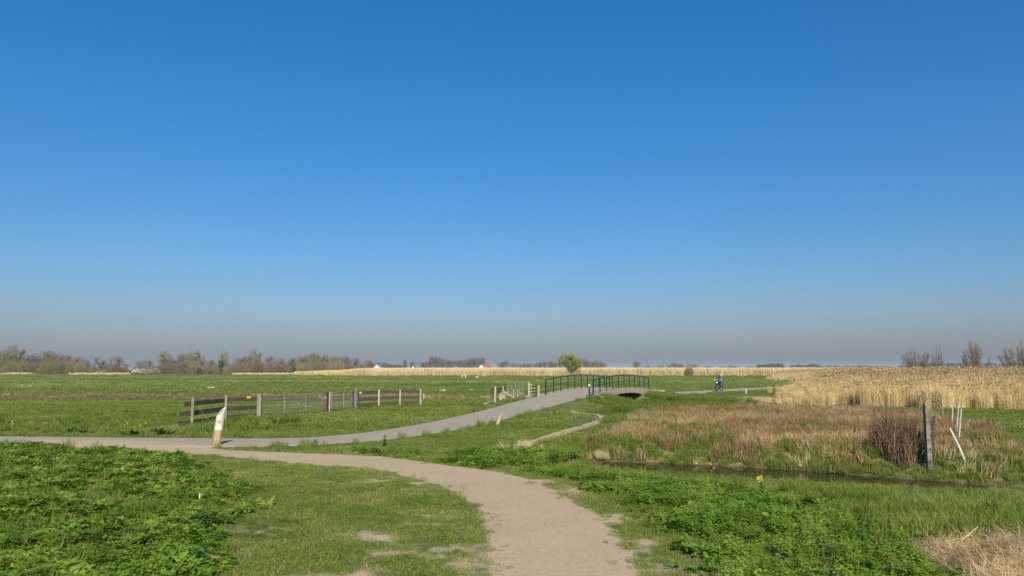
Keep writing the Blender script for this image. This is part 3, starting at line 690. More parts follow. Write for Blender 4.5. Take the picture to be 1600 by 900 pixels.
def fan(seed, H, W, nst, ntw, tw):
    """many stems rising from one foot and spreading like a vase, with fine twigs all along"""
    rn = random.Random(seed); T, C = MB(), MB()
    for i in range(nst):
        a = rn.uniform(0, 6.28); q = math.sqrt(rn.random()); h = H * rn.uniform(.62, 1.02) * (1 - .42 * q * q); p = Vector((math.cos(a) * .35 * q, math.sin(a) * .35 * q, -.15)); m = Vector((math.cos(a) * W * q * .62, math.sin(a) * W * q * .62, h * .5)); e = Vector((math.cos(a) * W * q + rn.gauss(0, .1), math.sin(a) * W * q, h))
        T.tube([p, p.lerp(m, .5) + Vector((0, 0, -.05)), m, m.lerp(e, .5), e], [.055, .045, .032, .02, .006], 5, False)
        for j in range(ntw):
            t = .22 + .78 * rn.random(); c = p.lerp(m, t * 2) if t < .5 else m.lerp(e, t * 2 - 1); a2 = rn.uniform(0, 6.28); d = Vector((math.cos(a2) * .75, math.sin(a2) * .75, 1)).normalized(); L = rn.uniform(.3, 1.3) * (1.1 - .5 * t); s = Vector((rn.gauss(0, 1), rn.gauss(0, 1), 0)).normalized() * tw
            C.add([c - s, c + s, c + d * L], [(0, 1, 2)])
    return T, C, None
def bush(seed, rx, ry, H, n, w, fill=.5):
    """a dome of many thin upright stems; the outer ones make the outline"""
    rn = random.Random(seed); C = MB(); T = MB()
    for i in range(n):
        a = rn.uniform(0, 6.28); q = math.sqrt(rn.random()); bx, by = math.cos(a) * q, math.sin(a) * q
        top = H * (1 - .55 * q ** 2.5) * rn.uniform(.55, 1.05) * (.85 + .3 * float(vnoise(np.array([bx * 2 + seed]), np.array([by * 2.]), 3)[0]))
        p = Vector((bx * rx * .8, by * ry * .8, 0)); e = Vector((bx * rx * 1.05 + rn.gauss(0, .12 * rx * .4), by * ry * 1.05 + rn.gauss(0, .12 * rx * .4), top))
        m = p.lerp(e, rn.uniform(.3, .55)); s = Vector((rn.gauss(0, 1), rn.gauss(0, 1), 0)).normalized() * w
        C.add([p - s, p + s, m + s * 1.1, m - s * 1.1, e], [(0, 1, 2, 3), (3, 2, 4)])
        for _ in range(2):
            b = m.lerp(e, rn.random()); d = Vector((rn.gauss(0, .35), rn.gauss(0, .35), rn.uniform(.3, .9))) * H * .18; s2 = Vector((rn.gauss(0, 1), rn.gauss(0, 1), rn.gauss(0, .3))).normalized() * w * .9
            C.add([b - s2, b + s2, b + d], [(0, 1, 2)])
    for i in range(7):
        a = rn.uniform(0, 6.28); q = rn.random(); T.tube([(math.cos(a) * q * rx * .5, math.sin(a) * q * ry * .5, -.2), (math.cos(a) * q * rx * .6, math.sin(a) * q * ry * .6, H * .3), (math.cos(a) * q * rx * .8, math.sin(a) * q * ry * .8, H * .65)], [.07, .05, .02], 4, False)
    return T, C, None
def proto(mbs, mats):
    out = []
    for mb, mt in zip(mbs, mats):
        if mb is None or not mb.V: out.append(None); continue
        m_ = bpy.data.meshes.new('plant'); m_.from_pydata(mb.V, [], mb.F); m_.update(); m_.materials.append(mt); out.append(m_)
    return out
def plant(name, pr, loc, s, rz, label, cat, group=None, names=('trunk', 'crown', 'leaves'), sxy=1.0):
    o = empty(name, loc, label, cat, group); o.rotation_euler.z = rz; o.scale = (s * sxy, s * sxy, s)
    for m_, n in zip(pr, names):
        if m_ is None: continue
        c = bpy.data.objects.new(n, m_); col.objects.link(c); c.parent = o
    return o
BARK = treemat('grey_bark', (.14, .12, .095), (.22, .185, .145)); TWB = treemat('brown_twigs', (.13, .095, .05), (.28, .205, .115))
TWR = treemat('reddish_twigs', (.13, .085, .046), (.26, .18, .105)); TWG = treemat('olive_twigs', (.16, .145, .065), (.31, .28, .13))
TWO = treemat('willow_twigs', (.10, .09, .036), (.26, .235, .09)); GRN = treemat('young_leaves', (.09, .14, .025), (.17, .24, .05), .3)
YGR = treemat('willow_leaves', (.20, .21, .035), (.36, .36, .08), .35); BLOS = treemat('white_blossom', (.55, .55, .42), (.78, .77, .66), .3)
TWK = treemat('grey_twigs', (.11, .095, .07), (.22, .185, .14))
rs = random.Random(11)
P_brown = [proto(grow(20 + i, 10, 3.4, .2, 11, 6, 900, .032, .55, cloud=2200), (BARK, TWB if i % 2 else TWR, GRN)) for i in range(5)]
P_olive = [proto(grow(40 + i, 10, 2.5, .2, 12, 6, 900, .032, .95, cloud=2000), (BARK, TWG, GRN)) for i in range(3)]
P_thin = [proto(grow(50 + i, 10, 1.4, .3, 9, 4, 300, .03, 1.1, cloud=380), (BARK, TWK, GRN)) for i in range(3)]
P_grey = [proto(grow(60 + i, 10, 3.6, .25, 11, 6, 700, .045, .5, cloud=1700), (BARK, TWK, GRN)) for i in range(4)]
TWF = treemat('far_twigs', (.06, .055, .042), (.11, .10, .075))
P_far = [proto(grow(65 + i, 10, 4.2, .12, 10, 5, 300, .1, .4, cloud=2200), (BARK, TWF, GRN)) for i in range(3)]
P_green = [proto(grow(70 + i, 8, 2.4, .2, 10, 5, 500, .03, .7, leaf=True, leafn=5, leafs=.17), (BARK, TWG, GRN)) for i in range(2)]
P_shrub = [proto(bush(80 + i, 3.4, 2.6, 6, 1500, .035), (BARK, TWO)) for i in range(3)]
P_shrubb = [proto(bush(90 + i, 3.4, 2.6, 6, 1400, .035), (BARK, TWB if i else TWG)) for i in range(3)]
P_multi = [proto(fan(100 + i, 6.3, (2.0, 1.35, 1.7, 2.1)[i], (26, 18, 26, 34)[i], 240, .0095), (BARK, treemat('pale_willow_twigs', (.17, .145, .105), (.33, .275, .20)))) for i in range(4)]
def blossom(seed):
    rb = seed * 1.7
    T, C, _ = bush(seed, 2.6, 2.0, 3, 500, .03); rn = random.Random(seed); L = MB()
    for i in range(2200):
        a, q = rn.uniform(0, 6.28), math.sqrt(rn.random()); z = 3 * (1 - .5 * q ** 2.5) * (1 - .45 * rn.random() ** 2.2) * rn.uniform(.8, 1.0)
        if float(vnoise(np.array([math.cos(a) * q * 3 + rb]), np.array([z * 1.6 + math.sin(a) * q]), 4)[0]) < .42: continue
        z *= .72 + .5 * float(vnoise(np.array([math.cos(a) * q * 2.2 + rb]), np.array([math.sin(a) * q * 2.2]), 9)[0])
        c = Vector((math.cos(a) * q * 2.8, math.sin(a) * q * 2, z)); n1 = Vector((rn.gauss(0, 1), rn.gauss(0, 1), rn.gauss(0, 1))).normalized() * .1; n2 = n1.orthogonal().normalized() * .09
        L.add([c - n1, c + n2, c + n1, c - n2], [(0, 1, 2, 3)])
    return T, C, L
P_bloss = [proto(blossom(110 + i), (BARK, TWB, BLOS)) for i in range(2)]
P_yel = [proto(grow(120, 8, 2.6, .25, 10, 5, 500, .03, .7, leaf=True, leafn=5, leafs=.16), (BARK, TWG, YGR))]
WOODG = 'trees in the wood beyond the meadow'
def top_tree(name, prs, px, ytop, Y, label, cat='tree', group=None, H=10.0, sxy=1.0, zb=0.0, k=None):
    a = atY(px, ytop, Y); s = (a[2] - zb) / H * 1.0
    return plant(name, prs[rs.randrange(len(prs)) if k is None else k], (a[0], Y, zb), s, rs.uniform(0, 6.28), label, cat, group, sxy=sxy)
prof = [(-40, 549), (0, 547), (14, 551), (45, 554), (60, 552), (75, 547), (92, 552), (108, 554), (122, 557), (135, 561), (165, 563), (182, 556), (200, 567), (216, 563), (232, 562), (275, 560), (290, 552), (318, 560), (330, 562), (372, 559), (386, 556), (420, 557), (438, 560), (456, 559), (474, 556), (492, 551), (508, 554), (524, 556), (540, 556), (556, 559), (572, 562), (582, 566)]
def prof_y(x): return float(np.interp(x, [q[0] for q in prof], [q[1] for q in prof]))
for px, yt in prof:
    top_tree('bare_tree', P_brown, px + rs.uniform(-3, 3), yt - 1, rs.uniform(338, 372), 'bare brown tree in the wood along the far edge of the meadow', group=WOODG, sxy=1.15)
for i in range(44):
    px = -45 + i * 14.4 + rs.uniform(-5, 5); 
    top_tree('bare_tree', P_brown, px, prof_y(px) + rs.uniform(3, 11), rs.uniform(345, 395), 'bare brown tree in the wood along the far edge of the meadow', group=WOODG, sxy=1.2)
for px, yt, w in ((24, 540, 1.3), (258, 549, 1.2), (306, 547, 1.3), (350, 549, .9), (399, 546, 1.0), (492, 550, 1.0), (262, 556, 1.2)):
    top_tree('olive_tree', P_olive, px, yt - 2, rs.uniform(335, 350), 'taller olive-green budding tree rising above the brown wood', group='olive trees rising above the wood', sxy=w)
for px, yt in ((148, 552), (156, 556), (178, 557), (423, 554), (283, 552)):
    top_tree('slender_tree', P_thin, px, yt - 2, rs.uniform(332, 345), 'slender pale-stemmed bare tree standing in front of the brown wood', group='slender trees before the wood', sxy=1.1)
for i in range(9):
    px = 17 + i * 13.5; a = atY(px, 564.5 + rs.uniform(-1, 2) + (2 if i > 7 else 0), 322 + rs.uniform(-2, 2))
    plant('willow_shrub', P_shrub[i % 3], (a[0], a[1], 0), a[2] / 6.0, rs.uniform(0, 6), 'dense rounded olive willow shrub in the long row before the wood', 'shrub', 'row of olive willow shrubs', names=('stems', 'twigs'), sxy=1.05)
for px, yt in ((250, 569), (268, 565), (286, 563), (304, 563), (322, 566), (337, 568), (371, 564), (388, 563), (405, 563), (422, 564), (436, 567), (6, 570)):
    a = atY(px, yt + rs.uniform(-1, 1), 326 + rs.uniform(-3, 3))
    plant('brown_shrub', P_shrubb[rs.randrange(3)], (a[0], a[1], 0), a[2] / 6.0, rs.uniform(0, 6), 'rounded brownish bare shrub at the foot of the wood', 'shrub', 'brown shrubs at the foot of the wood', names=('stems', 'twigs'), sxy=1.1)
for i in range(74):
    px = -42 + i * 8.4 + rs.uniform(-4, 4); a = atY(px, prof_y(px) + rs.uniform(8, 14), 334 + rs.uniform(-5, 8))
    if px < 574: plant('undergrowth_shrub', (P_shrubb + P_shrub[:2])[rs.randrange(5)], (a[0], a[1], 0), a[2] / 6.0, rs.uniform(0, 6), 'bare brownish undergrowth shrub filling the wood under its trees', 'shrub', 'undergrowth of the wood', names=('stems', 'twigs'), sxy=1.35)
for px, yt, w, lab in ((348, 561, 1.1, 'fresh green leafing tree among the brown shrubs'), (458, 567, 1.2, 'fresh green shrub where the far reeds begin'), (312, 574, 1.6, 'low dark green shrub under the brown shrubs')):
    top_tree('green_tree', P_green, px, yt, 320, lab, H=8.0, sxy=w)
for px, yt in ((160, 577), (213, 575), (222, 576.5), (243, 575), (236, 577)):
    a = atY(px, yt, 318); plant('blossom_bush', P_bloss[rs.randrange(2)], (a[0], a[1], 0), a[2] / 3.0, rs.uniform(0, 6), 'white blossoming bush at the foot of the wood', 'bush', 'white blossoming bushes', names=('stems', 'twigs', 'blossom'))
# trees and houses farther off, beyond the reeds
def far_row(x0, x1, n, yt, Y, label, group, prs=P_grey, jit=2.0, sxy=1.15, name='far_tree'):
    for i in range(n): top_tree(name, prs, x0 + (x1 - x0) * (i + .5) / n + rs.uniform(-2, 2), (yt(i / max(1, n - 1)) if callable(yt) else yt) + rs.uniform(-jit, jit), Y + rs.uniform(-30, 30), label, group=group, sxy=sxy)
far_row(588, 612, 3, 566, 640, 'bare tree behind the white-walled houses', 'trees behind the white-walled houses')
far_row(655, 708, 8, lambda t: 563 - 7 * math.exp(-((t - .5) / .25) ** 2), 640, 'bare tree in the grove between the houses and the red roof', 'grove between the houses and the red roof')
far_row(716, 752, 6, lambda t: 561 - 4 * t, 660, 'bare tree in the clump beside the red-roofed house', 'clump beside the red-roofed house')
top_tree('far_tree', P_grey, 646, 563, 650, 'dark bare tree next to the yellow-green tree', sxy=1.0)
top_tree('far_tree', P_yel, 634, 561, 630, 'yellow-green tree among the distant houses', H=8, sxy=1.1)
far_row(780, 796, 2, 562.5, 800, 'lone pair of bare trees right of the red-roofed house', 'pair of bare trees beyond the reeds')
far_row(800, 838, 6, 567, 900, 'low bare tree in the hazy row behind the reeds', 'hazy row behind the reeds')
far_row(840, 872, 6, 563, 820, 'bare tree in the grove behind the leafing willow', 'grove behind the leafing willow')
far_row(908, 946, 7, lambda t: 561 + 3 * t, 760, 'brown bare tree in the grove on the bridge side of the willow', 'grove on the bridge side of the willow', P_brown)
far_row(990, 998, 2, 563, 850, 'dark bare tree standing alone above the reeds', 'two lone trees above the reeds', sxy=.9)
far_row(1002, 1040, 5, 570, 1300, 'tiny hazy tree on the horizon by the farm', 'hazy trees by the farm')
far_row(1042, 1092, 7, lambda t: 567.5 - 1.5 * math.sin(t * 6), 900, 'bare tree around the red farmhouse', 'trees around the red farmhouse')
far_row(1100, 1182, 11, 573, 1500, 'low dark tree on the hazy horizon', 'dark trees on the hazy horizon', P_far, sxy=1.8)
far_row(1184, 1222, 6, 568.5, 1100, 'dark rounded tree in the clump at the end of the far reeds', 'clump at the end of the far reeds', P_far, sxy=1.25)
far_row(1236, 1284, 7, 569, 1300, 'dark rounded tree in the hazy clump over the near reeds', 'hazy clump over the near reeds', P_far, sxy=1.4)
far_row(1286, 1420, 18, 571.5, 1500, 'low dark tree in the hazy belt behind the near reeds', 'hazy belt behind the near reeds', P_far, sxy=1.7, jit=1.2)
far_row(1425, 1660, 30, 567.5, 1400, 'taller dark tree in the hazy belt behind the bare willows', 'hazy belt behind the bare willows', P_far, sxy=1.5, jit=1.8)
# four many-stemmed willows in the near reeds
for i, (px, yt, w, lab) in enumerate(((1431, 543, 1.25, 'broad many-stemmed bare willow in the reeds, leaning outward'), (1465, 540, .85, 'narrow many-stemmed bare willow in the reeds'), (1525, 533, 1.15, 'tall upright many-stemmed bare willow between two others in the reeds'), (1592, 532, 1.3, 'largest many-stemmed bare willow with a brown base in the reeds'))):
    Y = 128 + 3 * i; a = atY(px, yt, Y); plant('bare_willow', P_multi[i], (a[0], Y, -.1), (a[2] + .1) / 5.7, rs.uniform(0, 6), lab, 'tree', sxy=w)
# the leafing willow beyond the bridge
wl_m = proto(grow(131, 6.4, 2.75, .28, 12, 7, 700, .02, .4, leaf=True, leafn=3, leafs=.12, lcloud=5200, lcz=.635, lch=.385), (BARK, TWG, YGR))
wl_2 = proto(grow(132, 5.2, 2.1, .3, 10, 6, 500, .02, .4, leaf=True, leafn=3, leafs=.12, lcloud=3400, lcz=.55, lch=.42), (BARK, TWG, YGR))
a = atY(887, 549, 232); plant('leafing_willow', wl_m, (a[0], 232, -.05), a[2] / 6.75, .4, 'yellow-green leafing willow with a dark trunk beyond the bridge', 'tree')
a = atY(899, 556, 233); plant('leafing_willow', wl_2, (a[0], 234, -.05), a[2] / 5.2, 2.2, 'smaller yellow-green leafing willow leaning on its larger neighbour', 'tree')
a = atY(1076, 577, 250); plant('pollard_willow', proto(bush(140, 1.5, 1.2, 3.4, 700, .03), (BARK, TWG)), (a[0], 250, 0), 1.05, 0, 'small pale round willow bush standing before the far reeds', 'shrub', names=('stems', 'twigs'))
a = atY(893, 583, 229); plant('low_bramble', proto(bush(141, 4.4, 1.4, .95, 900, .03), (BARK, TWR)), (a[0], 229, 0), 1.0, 0, 'low reddish-brown bramble under the leafing willow', 'bush', names=('stems', 'twigs'))

def house(px0, px1, yt, Y, wall, roof, label, ridge=.5, gable_front=False, depth=9, nwin=3):
    a, b = atY(px0, yt, Y), atY(px1, yt, Y); x0, x1, H = a[0], b[0], a[2]; eave = H * .55
    root = empty('far_house', ((x0 + x1) / 2, Y, 0), label, 'house')
    MB().beam(((x0 + x1) / 2, Y, -.2), ((x0 + x1) / 2, Y, eave), x1 - x0, depth, up=(0, 1, 0)).build('wall', wall, root)
    r = MB(); e = .35
    if gable_front:
        V = [(x0 - e, Y - depth / 2 - e, eave), (x1 + e, Y - depth / 2 - e, eave), ((x0 + x1) / 2, Y - depth / 2 - e, H), (x0 - e, Y + depth / 2, eave), (x1 + e, Y + depth / 2, eave), ((x0 + x1) / 2, Y + depth / 2, H)]
        r.add(V, [(0, 2, 5, 3), (1, 4, 5, 2), (0, 3, 4, 1)]); r.build('roof', roof, root)
        MB().add([(x0, Y - depth / 2 - .02, eave), (x1, Y - depth / 2 - .02, eave), ((x0 + x1) / 2, Y - depth / 2 - .02, H - .3)], [(0, 1, 2)]).build('gable', wall, root)
    else:
        V = [(x0 - e, Y - depth / 2 - e, eave), (x1 + e, Y - depth / 2 - e, eave), (x1, Y, H), (x0, Y, H), (x0 - e, Y + depth / 2 + e, eave), (x1 + e, Y + depth / 2 + e, eave)]
        r.add(V, [(0, 1, 2, 3), (3, 2, 5, 4), (0, 3, 4), (1, 5, 2), (0, 4, 5, 1)]); r.build('roof', roof, root)
    MB().beam((x0 + (x1 - x0) * .7, Y, H - .8), (x0 + (x1 - x0) * .7, Y, H + .5), .7, .7).build('chimney', M('brick_chimney', (.25, .13, .09)), root)
    for k in range(nwin):
        x = x0 + (x1 - x0) * (k + .5) / nwin; MB().beam((x, Y - depth / 2 - .04, eave * .35), (x, Y - depth / 2 - .04, eave * .8), (x1 - x0) / nwin * .5, .06, up=(0, 1, 0)).build('window', M('dark_glass', (.05, .06, .07), None, 3, .2, bmp=0), root)
WW = M('white_render', (.74, .73, .70), (.62, .61, .58), 2, .8, bmp=0); BRK = M('red_brick', (.34, .13, .08), (.24, .10, .07), 3, .9, bmp=0)
RT = M('red_roof_tiles', (.33, .12, .07), (.25, .10, .06), 3, .8, bmp=0); DT = M('dark_roof_tiles', (.075, .075, .085), (.05, .05, .06), 3, .7, bmp=0)
house(583, 596, 569.5, 600, WW, M('pale_roof', (.5, .5, .5)), 'white house with a pale roof at the end of the far wood', gable_front=True)
house(599, 617, 570, 605, WW, DT, 'long dark-roofed barn between the white houses')
house(618, 627, 569.5, 610, WW, DT, 'small white house beside the yellow-green tree')
house(643.5, 649.5, 571, 600, WW, DT, 'tiny white gabled house before the bare grove', gable_front=True, nwin=1)
house(748, 757, 568.8, 600, WW, DT, 'dark gabled barn attached to the red-roofed house', gable_front=True, nwin=1)
house(757, 767, 568.6, 604, BRK, RT, 'red-roofed brick house beyond the far reeds')
house(1054, 1066, 569, 860, BRK, DT, 'slate-roofed farm building in the hazy trees'); house(1067, 1078, 570, 850, BRK, RT, 'red brick farmhouse in the hazy trees')
house(1338, 1352, 573.5, 1250, BRK, RT, 'long red-roofed farm on the hazy horizon'); house(1404, 1414, 575, 1200, WW, WW, 'low white shed on the horizon by the broad willow')
house(1482, 1496, 574.5, 1200, WW, WW, 'long pale shed on the horizon between the willows')
for px in (1228, 1232): 
    a = atY(px, 565, 1500); tag(MB().tube([(a[0], 1500, 0), (a[0], 1500, a[2])], .45, 5).build('mast', M('grey_mast', (.3, .32, .34))), 'thin mast on the far horizon', 'mast', 'two masts on the horizon')

# ------------------------------------------------------------------ ground cover: tufts set out by density, too many to count
hidden = {}
def tuft_coll(name, mbs, mat):
    c = bpy.data.collections.new(name)
    for i, mb in enumerate(mbs):
        m_ = bpy.data.meshes.new(name + '_tuft'); m_.from_pydata(mb.V, [], mb.F); m_.update(); m_.materials.append(mat)
        o = bpy.data.objects.new('%s_tuft_%02d' % (name, i), m_); c.objects.link(o)
    return c
def scatter(name, pts, scale, tint, coll, label, seed=0, tilt=.12):
    rn = np.random.default_rng(seed); n = len(pts); k = len(coll.objects)
    m_ = bpy.data.meshes.new(name); m_.from_pydata(np.asarray(pts).tolist(), [], [])
    for an, ty, v in (('sc', 'FLOAT', scale), ('tint', 'FLOAT', tint), ('pick', 'INT', rn.integers(0, k, n))):
        at = m_.attributes.new(an, ty, 'POINT'); at.data.foreach_set('value', np.asarray(v, np.int32 if ty == 'INT' else np.float32))
    rot = np.stack([rn.normal(0, tilt, n), rn.normal(0, tilt, n), rn.uniform(0, 6.283, n)], 1)
    at = m_.attributes.new('rot', 'FLOAT_VECTOR', 'POINT'); at.data.foreach_set('vector', rot.astype(np.float32).ravel())
    o = bpy.data.objects.new(name, m_); col.objects.link(o); tag(o, label, kind='stuff')
    ng = bpy.data.node_groups.new(name, 'GeometryNodeTree')
    ng.interface.new_socket('Geometry', in_out='INPUT', socket_type='NodeSocketGeometry'); ng.interface.new_socket('Geometry', in_out='OUTPUT', socket_type='NodeSocketGeometry')
    N, L = ng.nodes, ng.links
    gi, go, ip, ci = N.new('NodeGroupInput'), N.new('NodeGroupOutput'), N.new('GeometryNodeInstanceOnPoints'), N.new('GeometryNodeCollectionInfo')
    ci.inputs['Collection'].default_value = coll; ci.inputs['Separate Children'].default_value = True; ci.inputs['Reset Children'].default_value = True
    def na(nm, ty):
        a = N.new('GeometryNodeInputNamedAttribute'); a.data_type = ty; a.inputs['Name'].default_value = nm; return a.outputs['Attribute']
    L.new(gi.outputs[0], ip.inputs['Points']); L.new(ci.outputs[0], ip.inputs['Instance']); ip.inputs['Pick Instance'].default_value = True
    L.new(na('pick', 'INT'), ip.inputs['Instance Index']); L.new(na('sc', 'FLOAT'), ip.inputs['Scale'])
    er = N.new('FunctionNodeEulerToRotation'); L.new(na('rot', 'FLOAT_VECTOR'), er.inputs[0]); L.new(er.outputs[0], ip.inputs['Rotation'])
    L.new(ip.outputs[0], go.inputs[0])
    md = o.modifiers.new('set_out', 'NODES'); md.node_group = ng
    return o
def blades(seed, r, n, h, w, bend=.5, hv=.4, lean=0.0):
    rn = random.Random(seed); b = MB()
    for i in range(n):
        a, q = rn.uniform(0, 6.28), r * math.sqrt(rn.random()); p = Vector((math.cos(a) * q, math.sin(a) * q, -.01)); H = h * rn.uniform(1 - hv, 1 + hv)
        a2 = rn.uniform(0, 6.28); d = Vector((math.cos(a2), math.sin(a2), 0)); s = Vector((-d.y, d.x, 0)) * w * rn.uniform(.7, 1.2); k = bend * rn.uniform(.2, 1.2) + lean
        m = p + d * H * k * .35 + Vector((0, 0, H * .62)); e = p + d * H * k + Vector((0, 0, H * max(.35, 1 - .35 * k)))
        b.add([p - s, p + s, m + s * .75, m - s * .75, e], [(0, 1, 2, 3), (3, 2, 4)])
    return b
def fronds(seed, n, L, w, droop=.5, pairs=5, rise=.8):
    """ferny cow-parsley rosette: each frond a rib with paired leaflets"""
    rn = random.Random(seed); b = MB()
    for i in range(n):
        a = rn.uniform(0, 6.28); d = Vector((math.cos(a), math.sin(a), 0)); s = Vector((-d.y, d.x, 0)); l = L * rn.uniform(.55, 1.15); ri = rise * rn.uniform(.5, 1.25); o0 = Vector((rn.gauss(0, .06), rn.gauss(0, .06), 0)) * (L / .3)
        def at(t): return o0 + d * l * t + Vector((0, 0, l * (ri * t - droop * t * t)))
        for k in range(pairs):
            t = .3 + .7 * k / pairs; p = at(t); q = at(min(1, t + .16)); wl = w * (1.25 - t) * rn.uniform(.8, 1.2)
            for sg in (-1, 1):
                e = p + s * sg * wl + (q - p) * 1.1 + Vector((0, 0, rn.uniform(-.35, .15) * wl))
                b.add([p, q, e + (q - p) * .35, e - (q - p) * .3], [(0, 1, 2, 3)] if sg > 0 else [(3, 2, 1, 0)])
        p, q = at(.92), at(1.08); b.add([p - s * w * .22, p + s * w * .22, q], [(0, 1, 2)])
        p, q = at(0), at(.45); b.add([p - s * .004, p + s * .004, q + s * .003, q - s * .003], [(0, 1, 2, 3)])
    return b
def herbs(seed, n, H, lw):
    """upright nettle-like stems with pairs of pointed leaves"""
    rn = random.Random(seed); b = MB()
    for i in range(n):
        p = Vector((rn.gauss(0, .11), rn.gauss(0, .11), 0)); h = H * rn.uniform(.5, 1.15); ln = Vector((rn.gauss(0, .12), rn.gauss(0, .12), 1))
        b.add([p + Vector((-.004, 0, 0)), p + Vector((.004, 0, 0)), p + ln * h], [(0, 1, 2)]); a = rn.uniform(0, 3)
        nn = max(3, int(h / .045))
        for k in range(nn):
            c = p + ln * h * (.15 + .85 * k / nn); a += 1.57
            for sg in (0, math.pi):
                d = Vector((math.cos(a + sg), math.sin(a + sg), rn.uniform(-.15, .5))); s = Vector((-d.y, d.x, 0)).normalized(); L = lw * (1.2 - .6 * k / nn) * rn.uniform(.7, 1.2)
                b.add([c, c + d * L * .45 + s * L * .3, c + d * L + Vector((0, 0, -L * .2)), c + d * L * .45 - s * L * .3], [(0, 1, 2, 3)])
    return b
RN = np.random.default_rng(5)
def wedge(n, y0, y1, half=40.0):
    y = np.sqrt(RN.uniform(y0 * y0, y1 * y1, n)); t = np.tan(np.radians(RN.uniform(-half, half, n))); t = RN.uniform(-math.tan(R(half)), math.tan(R(half)), n)
    return y * t, y
def path_clear(x, y, m=.02):
    d, s, _ = pdist(PATH, x, y); ok = d > np.interp(s, PA, PATH[:, 3]) + m
    d, s, _ = pdist(FARP, x, y); ok &= d > np.interp(s, FA, FARP[:, 3]) + m
    v = np.stack([x, y], 1) - BN; t = v @ BAX; e = np.abs(v @ BPR); ok &= ~((t > -.2) & (t < BLEN + .2) & (e < BW + .35)); return ok
def sand_edge(x, y):
    d, s, _ = pdist(SAND, x, y); return d - np.interp(s, SA, SAND_W)
def wet(x, y, z): return z < WATER_N + .03
def P3(x, y, dz=0.0):
    z = hgt(x, y); return np.stack([x, y, z + dz], 1)
GREEN = [(.0, (.08, .135, .012)), (.35, (.165, .235, .028)), (.7, (.29, .32, .07)), (1., (.50, .43, .19))]
LEAFY = [(.0, (.06, .12, .010)), (.4, (.145, .26, .020)), (.75, (.24, .365, .036)), (1., (.42, .43, .10))]
STRAW = [(.0, (.17, .102, .045)), (.35, (.34, .22, .10)), (.7, (.53, .40, .20)), (1., (.70, .56, .33))]
REED = [(.0, (.50, .36, .155)), (.5, (.74, .57, .27)), (1., (.84, .69, .39))]
LG, LL, LS, LR = leafmat('grass_blades', GREEN), leafmat('herb_leaves', LEAFY, .38, .5, .45), leafmat('straw', STRAW, .15, .7, .45), leafmat('reed_stalks', REED, .15, .7, .5)
LB = leafmat('bramble_stems', [(.0, (.06, .035, .022)), (.5, (.15, .088, .052)), (1., (.30, .20, .11))], .1, .8, .6)
lawn = tuft_coll('lawn', [blades(200 + i, .12, 62, .040, .0036, 1.0, .6) for i in range(5)], LG)
mead = tuft_coll('mead', [blades(210 + i, .55, 260, .085, .011, .7, .5) for i in range(4)], LG)
farm = tuft_coll('farmeadow', [blades(220 + i, 1.8, 320, .11, .03, .7, .5) for i in range(4)], LG)
tall = tuft_coll('tall', [blades(230 + i, .16, 60, .24, .006, .6, .45) for i in range(5)], LG)
pars = tuft_coll('parsley', [fronds(240 + i, 20, .115, .022, .60, 6, 1.0) for i in range(6)], LL)
herb = tuft_coll('herb', [herbs(250 + i, 13, .26, .06) for i in range(5)], LL)
dryt = tuft_coll('dry', [blades(260 + i, .24, 60, .40, .006, .55, .5) for i in range(6)], LS)
strw = tuft_coll('strawlitter', [blades(270 + i, .28, 120, .17, .0045, 1.5, .5, 1.2) for i in range(5)], LS)
# turf close by
x, y = wedge(60000, 5.5, 34); b = bare(x, y); se = sand_edge(x, y); pz = P3(x, y)
far_bank, _, sdd = pdist(DITCH, x, y); keep = path_clear(x, y, .1) & (RN.random(len(x)) > b ** 1.6 * 1.02 - .06 * (b < .97)) & (se > .02) & ~wet(x, y, pz[:, 2]) & (RN.random(len(x)) > soft_poly(Z['bank_brown'], x, y) * .8) & (RN.random(len(x)) > soft_poly(Z['straw'], x, y, .3, .3) * .9) & (RN.random(len(x)) > soft_poly(Z['parsley_left'], x, y, .3, .5) * .8) & (pdist(TRACK, x, y)[0] > .3)
tn = .12 + .72 * fbm(x / 1.3, y / .9, 31, 5) + .45 * (fbm(x / .35, y / .35, 33, 2) - .5) + .25 * b + .12 * (1 - sstep(0, 1.0, se)) 
scatter('short_grass', pz[keep], (RN.uniform(.75, 1.35, len(x)) * (1 - .3 * b))[keep], tn[keep], lawn, 'short trodden green turf on both sides of the sand path', 1)
# meadow in the middle distance and far off
x, y = wedge(15000, 31, 84); pz = P3(x, y); keep = path_clear(x, y, .65) & (pdist(CHAN, x, y)[0] > np.where(x < -1, 4.2, 2.2)) & (pdist(TRACK, x, y)[0] > .95) & (RN.random(len(x)) > soft_poly(Z['bank_brown'], x, y, 1.) * .75)
tn = -.02 + .8 * fbm(x / 12, y / 3.0, 35) + .2 * fbm(x / 1.1, y / 1.1, 36)
scatter('meadow_grass', pz[keep], RN.uniform(.7, 1.3, len(x))[keep], tn[keep], mead, 'grazed green meadow around the fences and the bridge', 2)
x, y = wedge(17000, 80, 320); pz = P3(x, y); keep = path_clear(x, y, 2.7)
tn = -.12 + 1.0 * fbm(x / 70, y / 8.0, 37, 3) + .2 * fbm(x / 8, y / 8, 38)
scatter('far_meadow_grass', pz[keep], RN.uniform(.7, 1.3, len(x))[keep], tn[keep], farm, 'wide green meadow reaching to the far reeds', 3)
x, y = wedge(26000, 30, 120); cl = fbm(x / 7, y / 2.5, 39, 4); keep = (RN.random(len(x)) < .75 * sstep(.46, .7, cl)) & path_clear(x, y, .4) & (pdist(CHAN, x, y)[0] > 4) & (pdist(TRACK, x, y)[0] > .8); pz = P3(x, y)
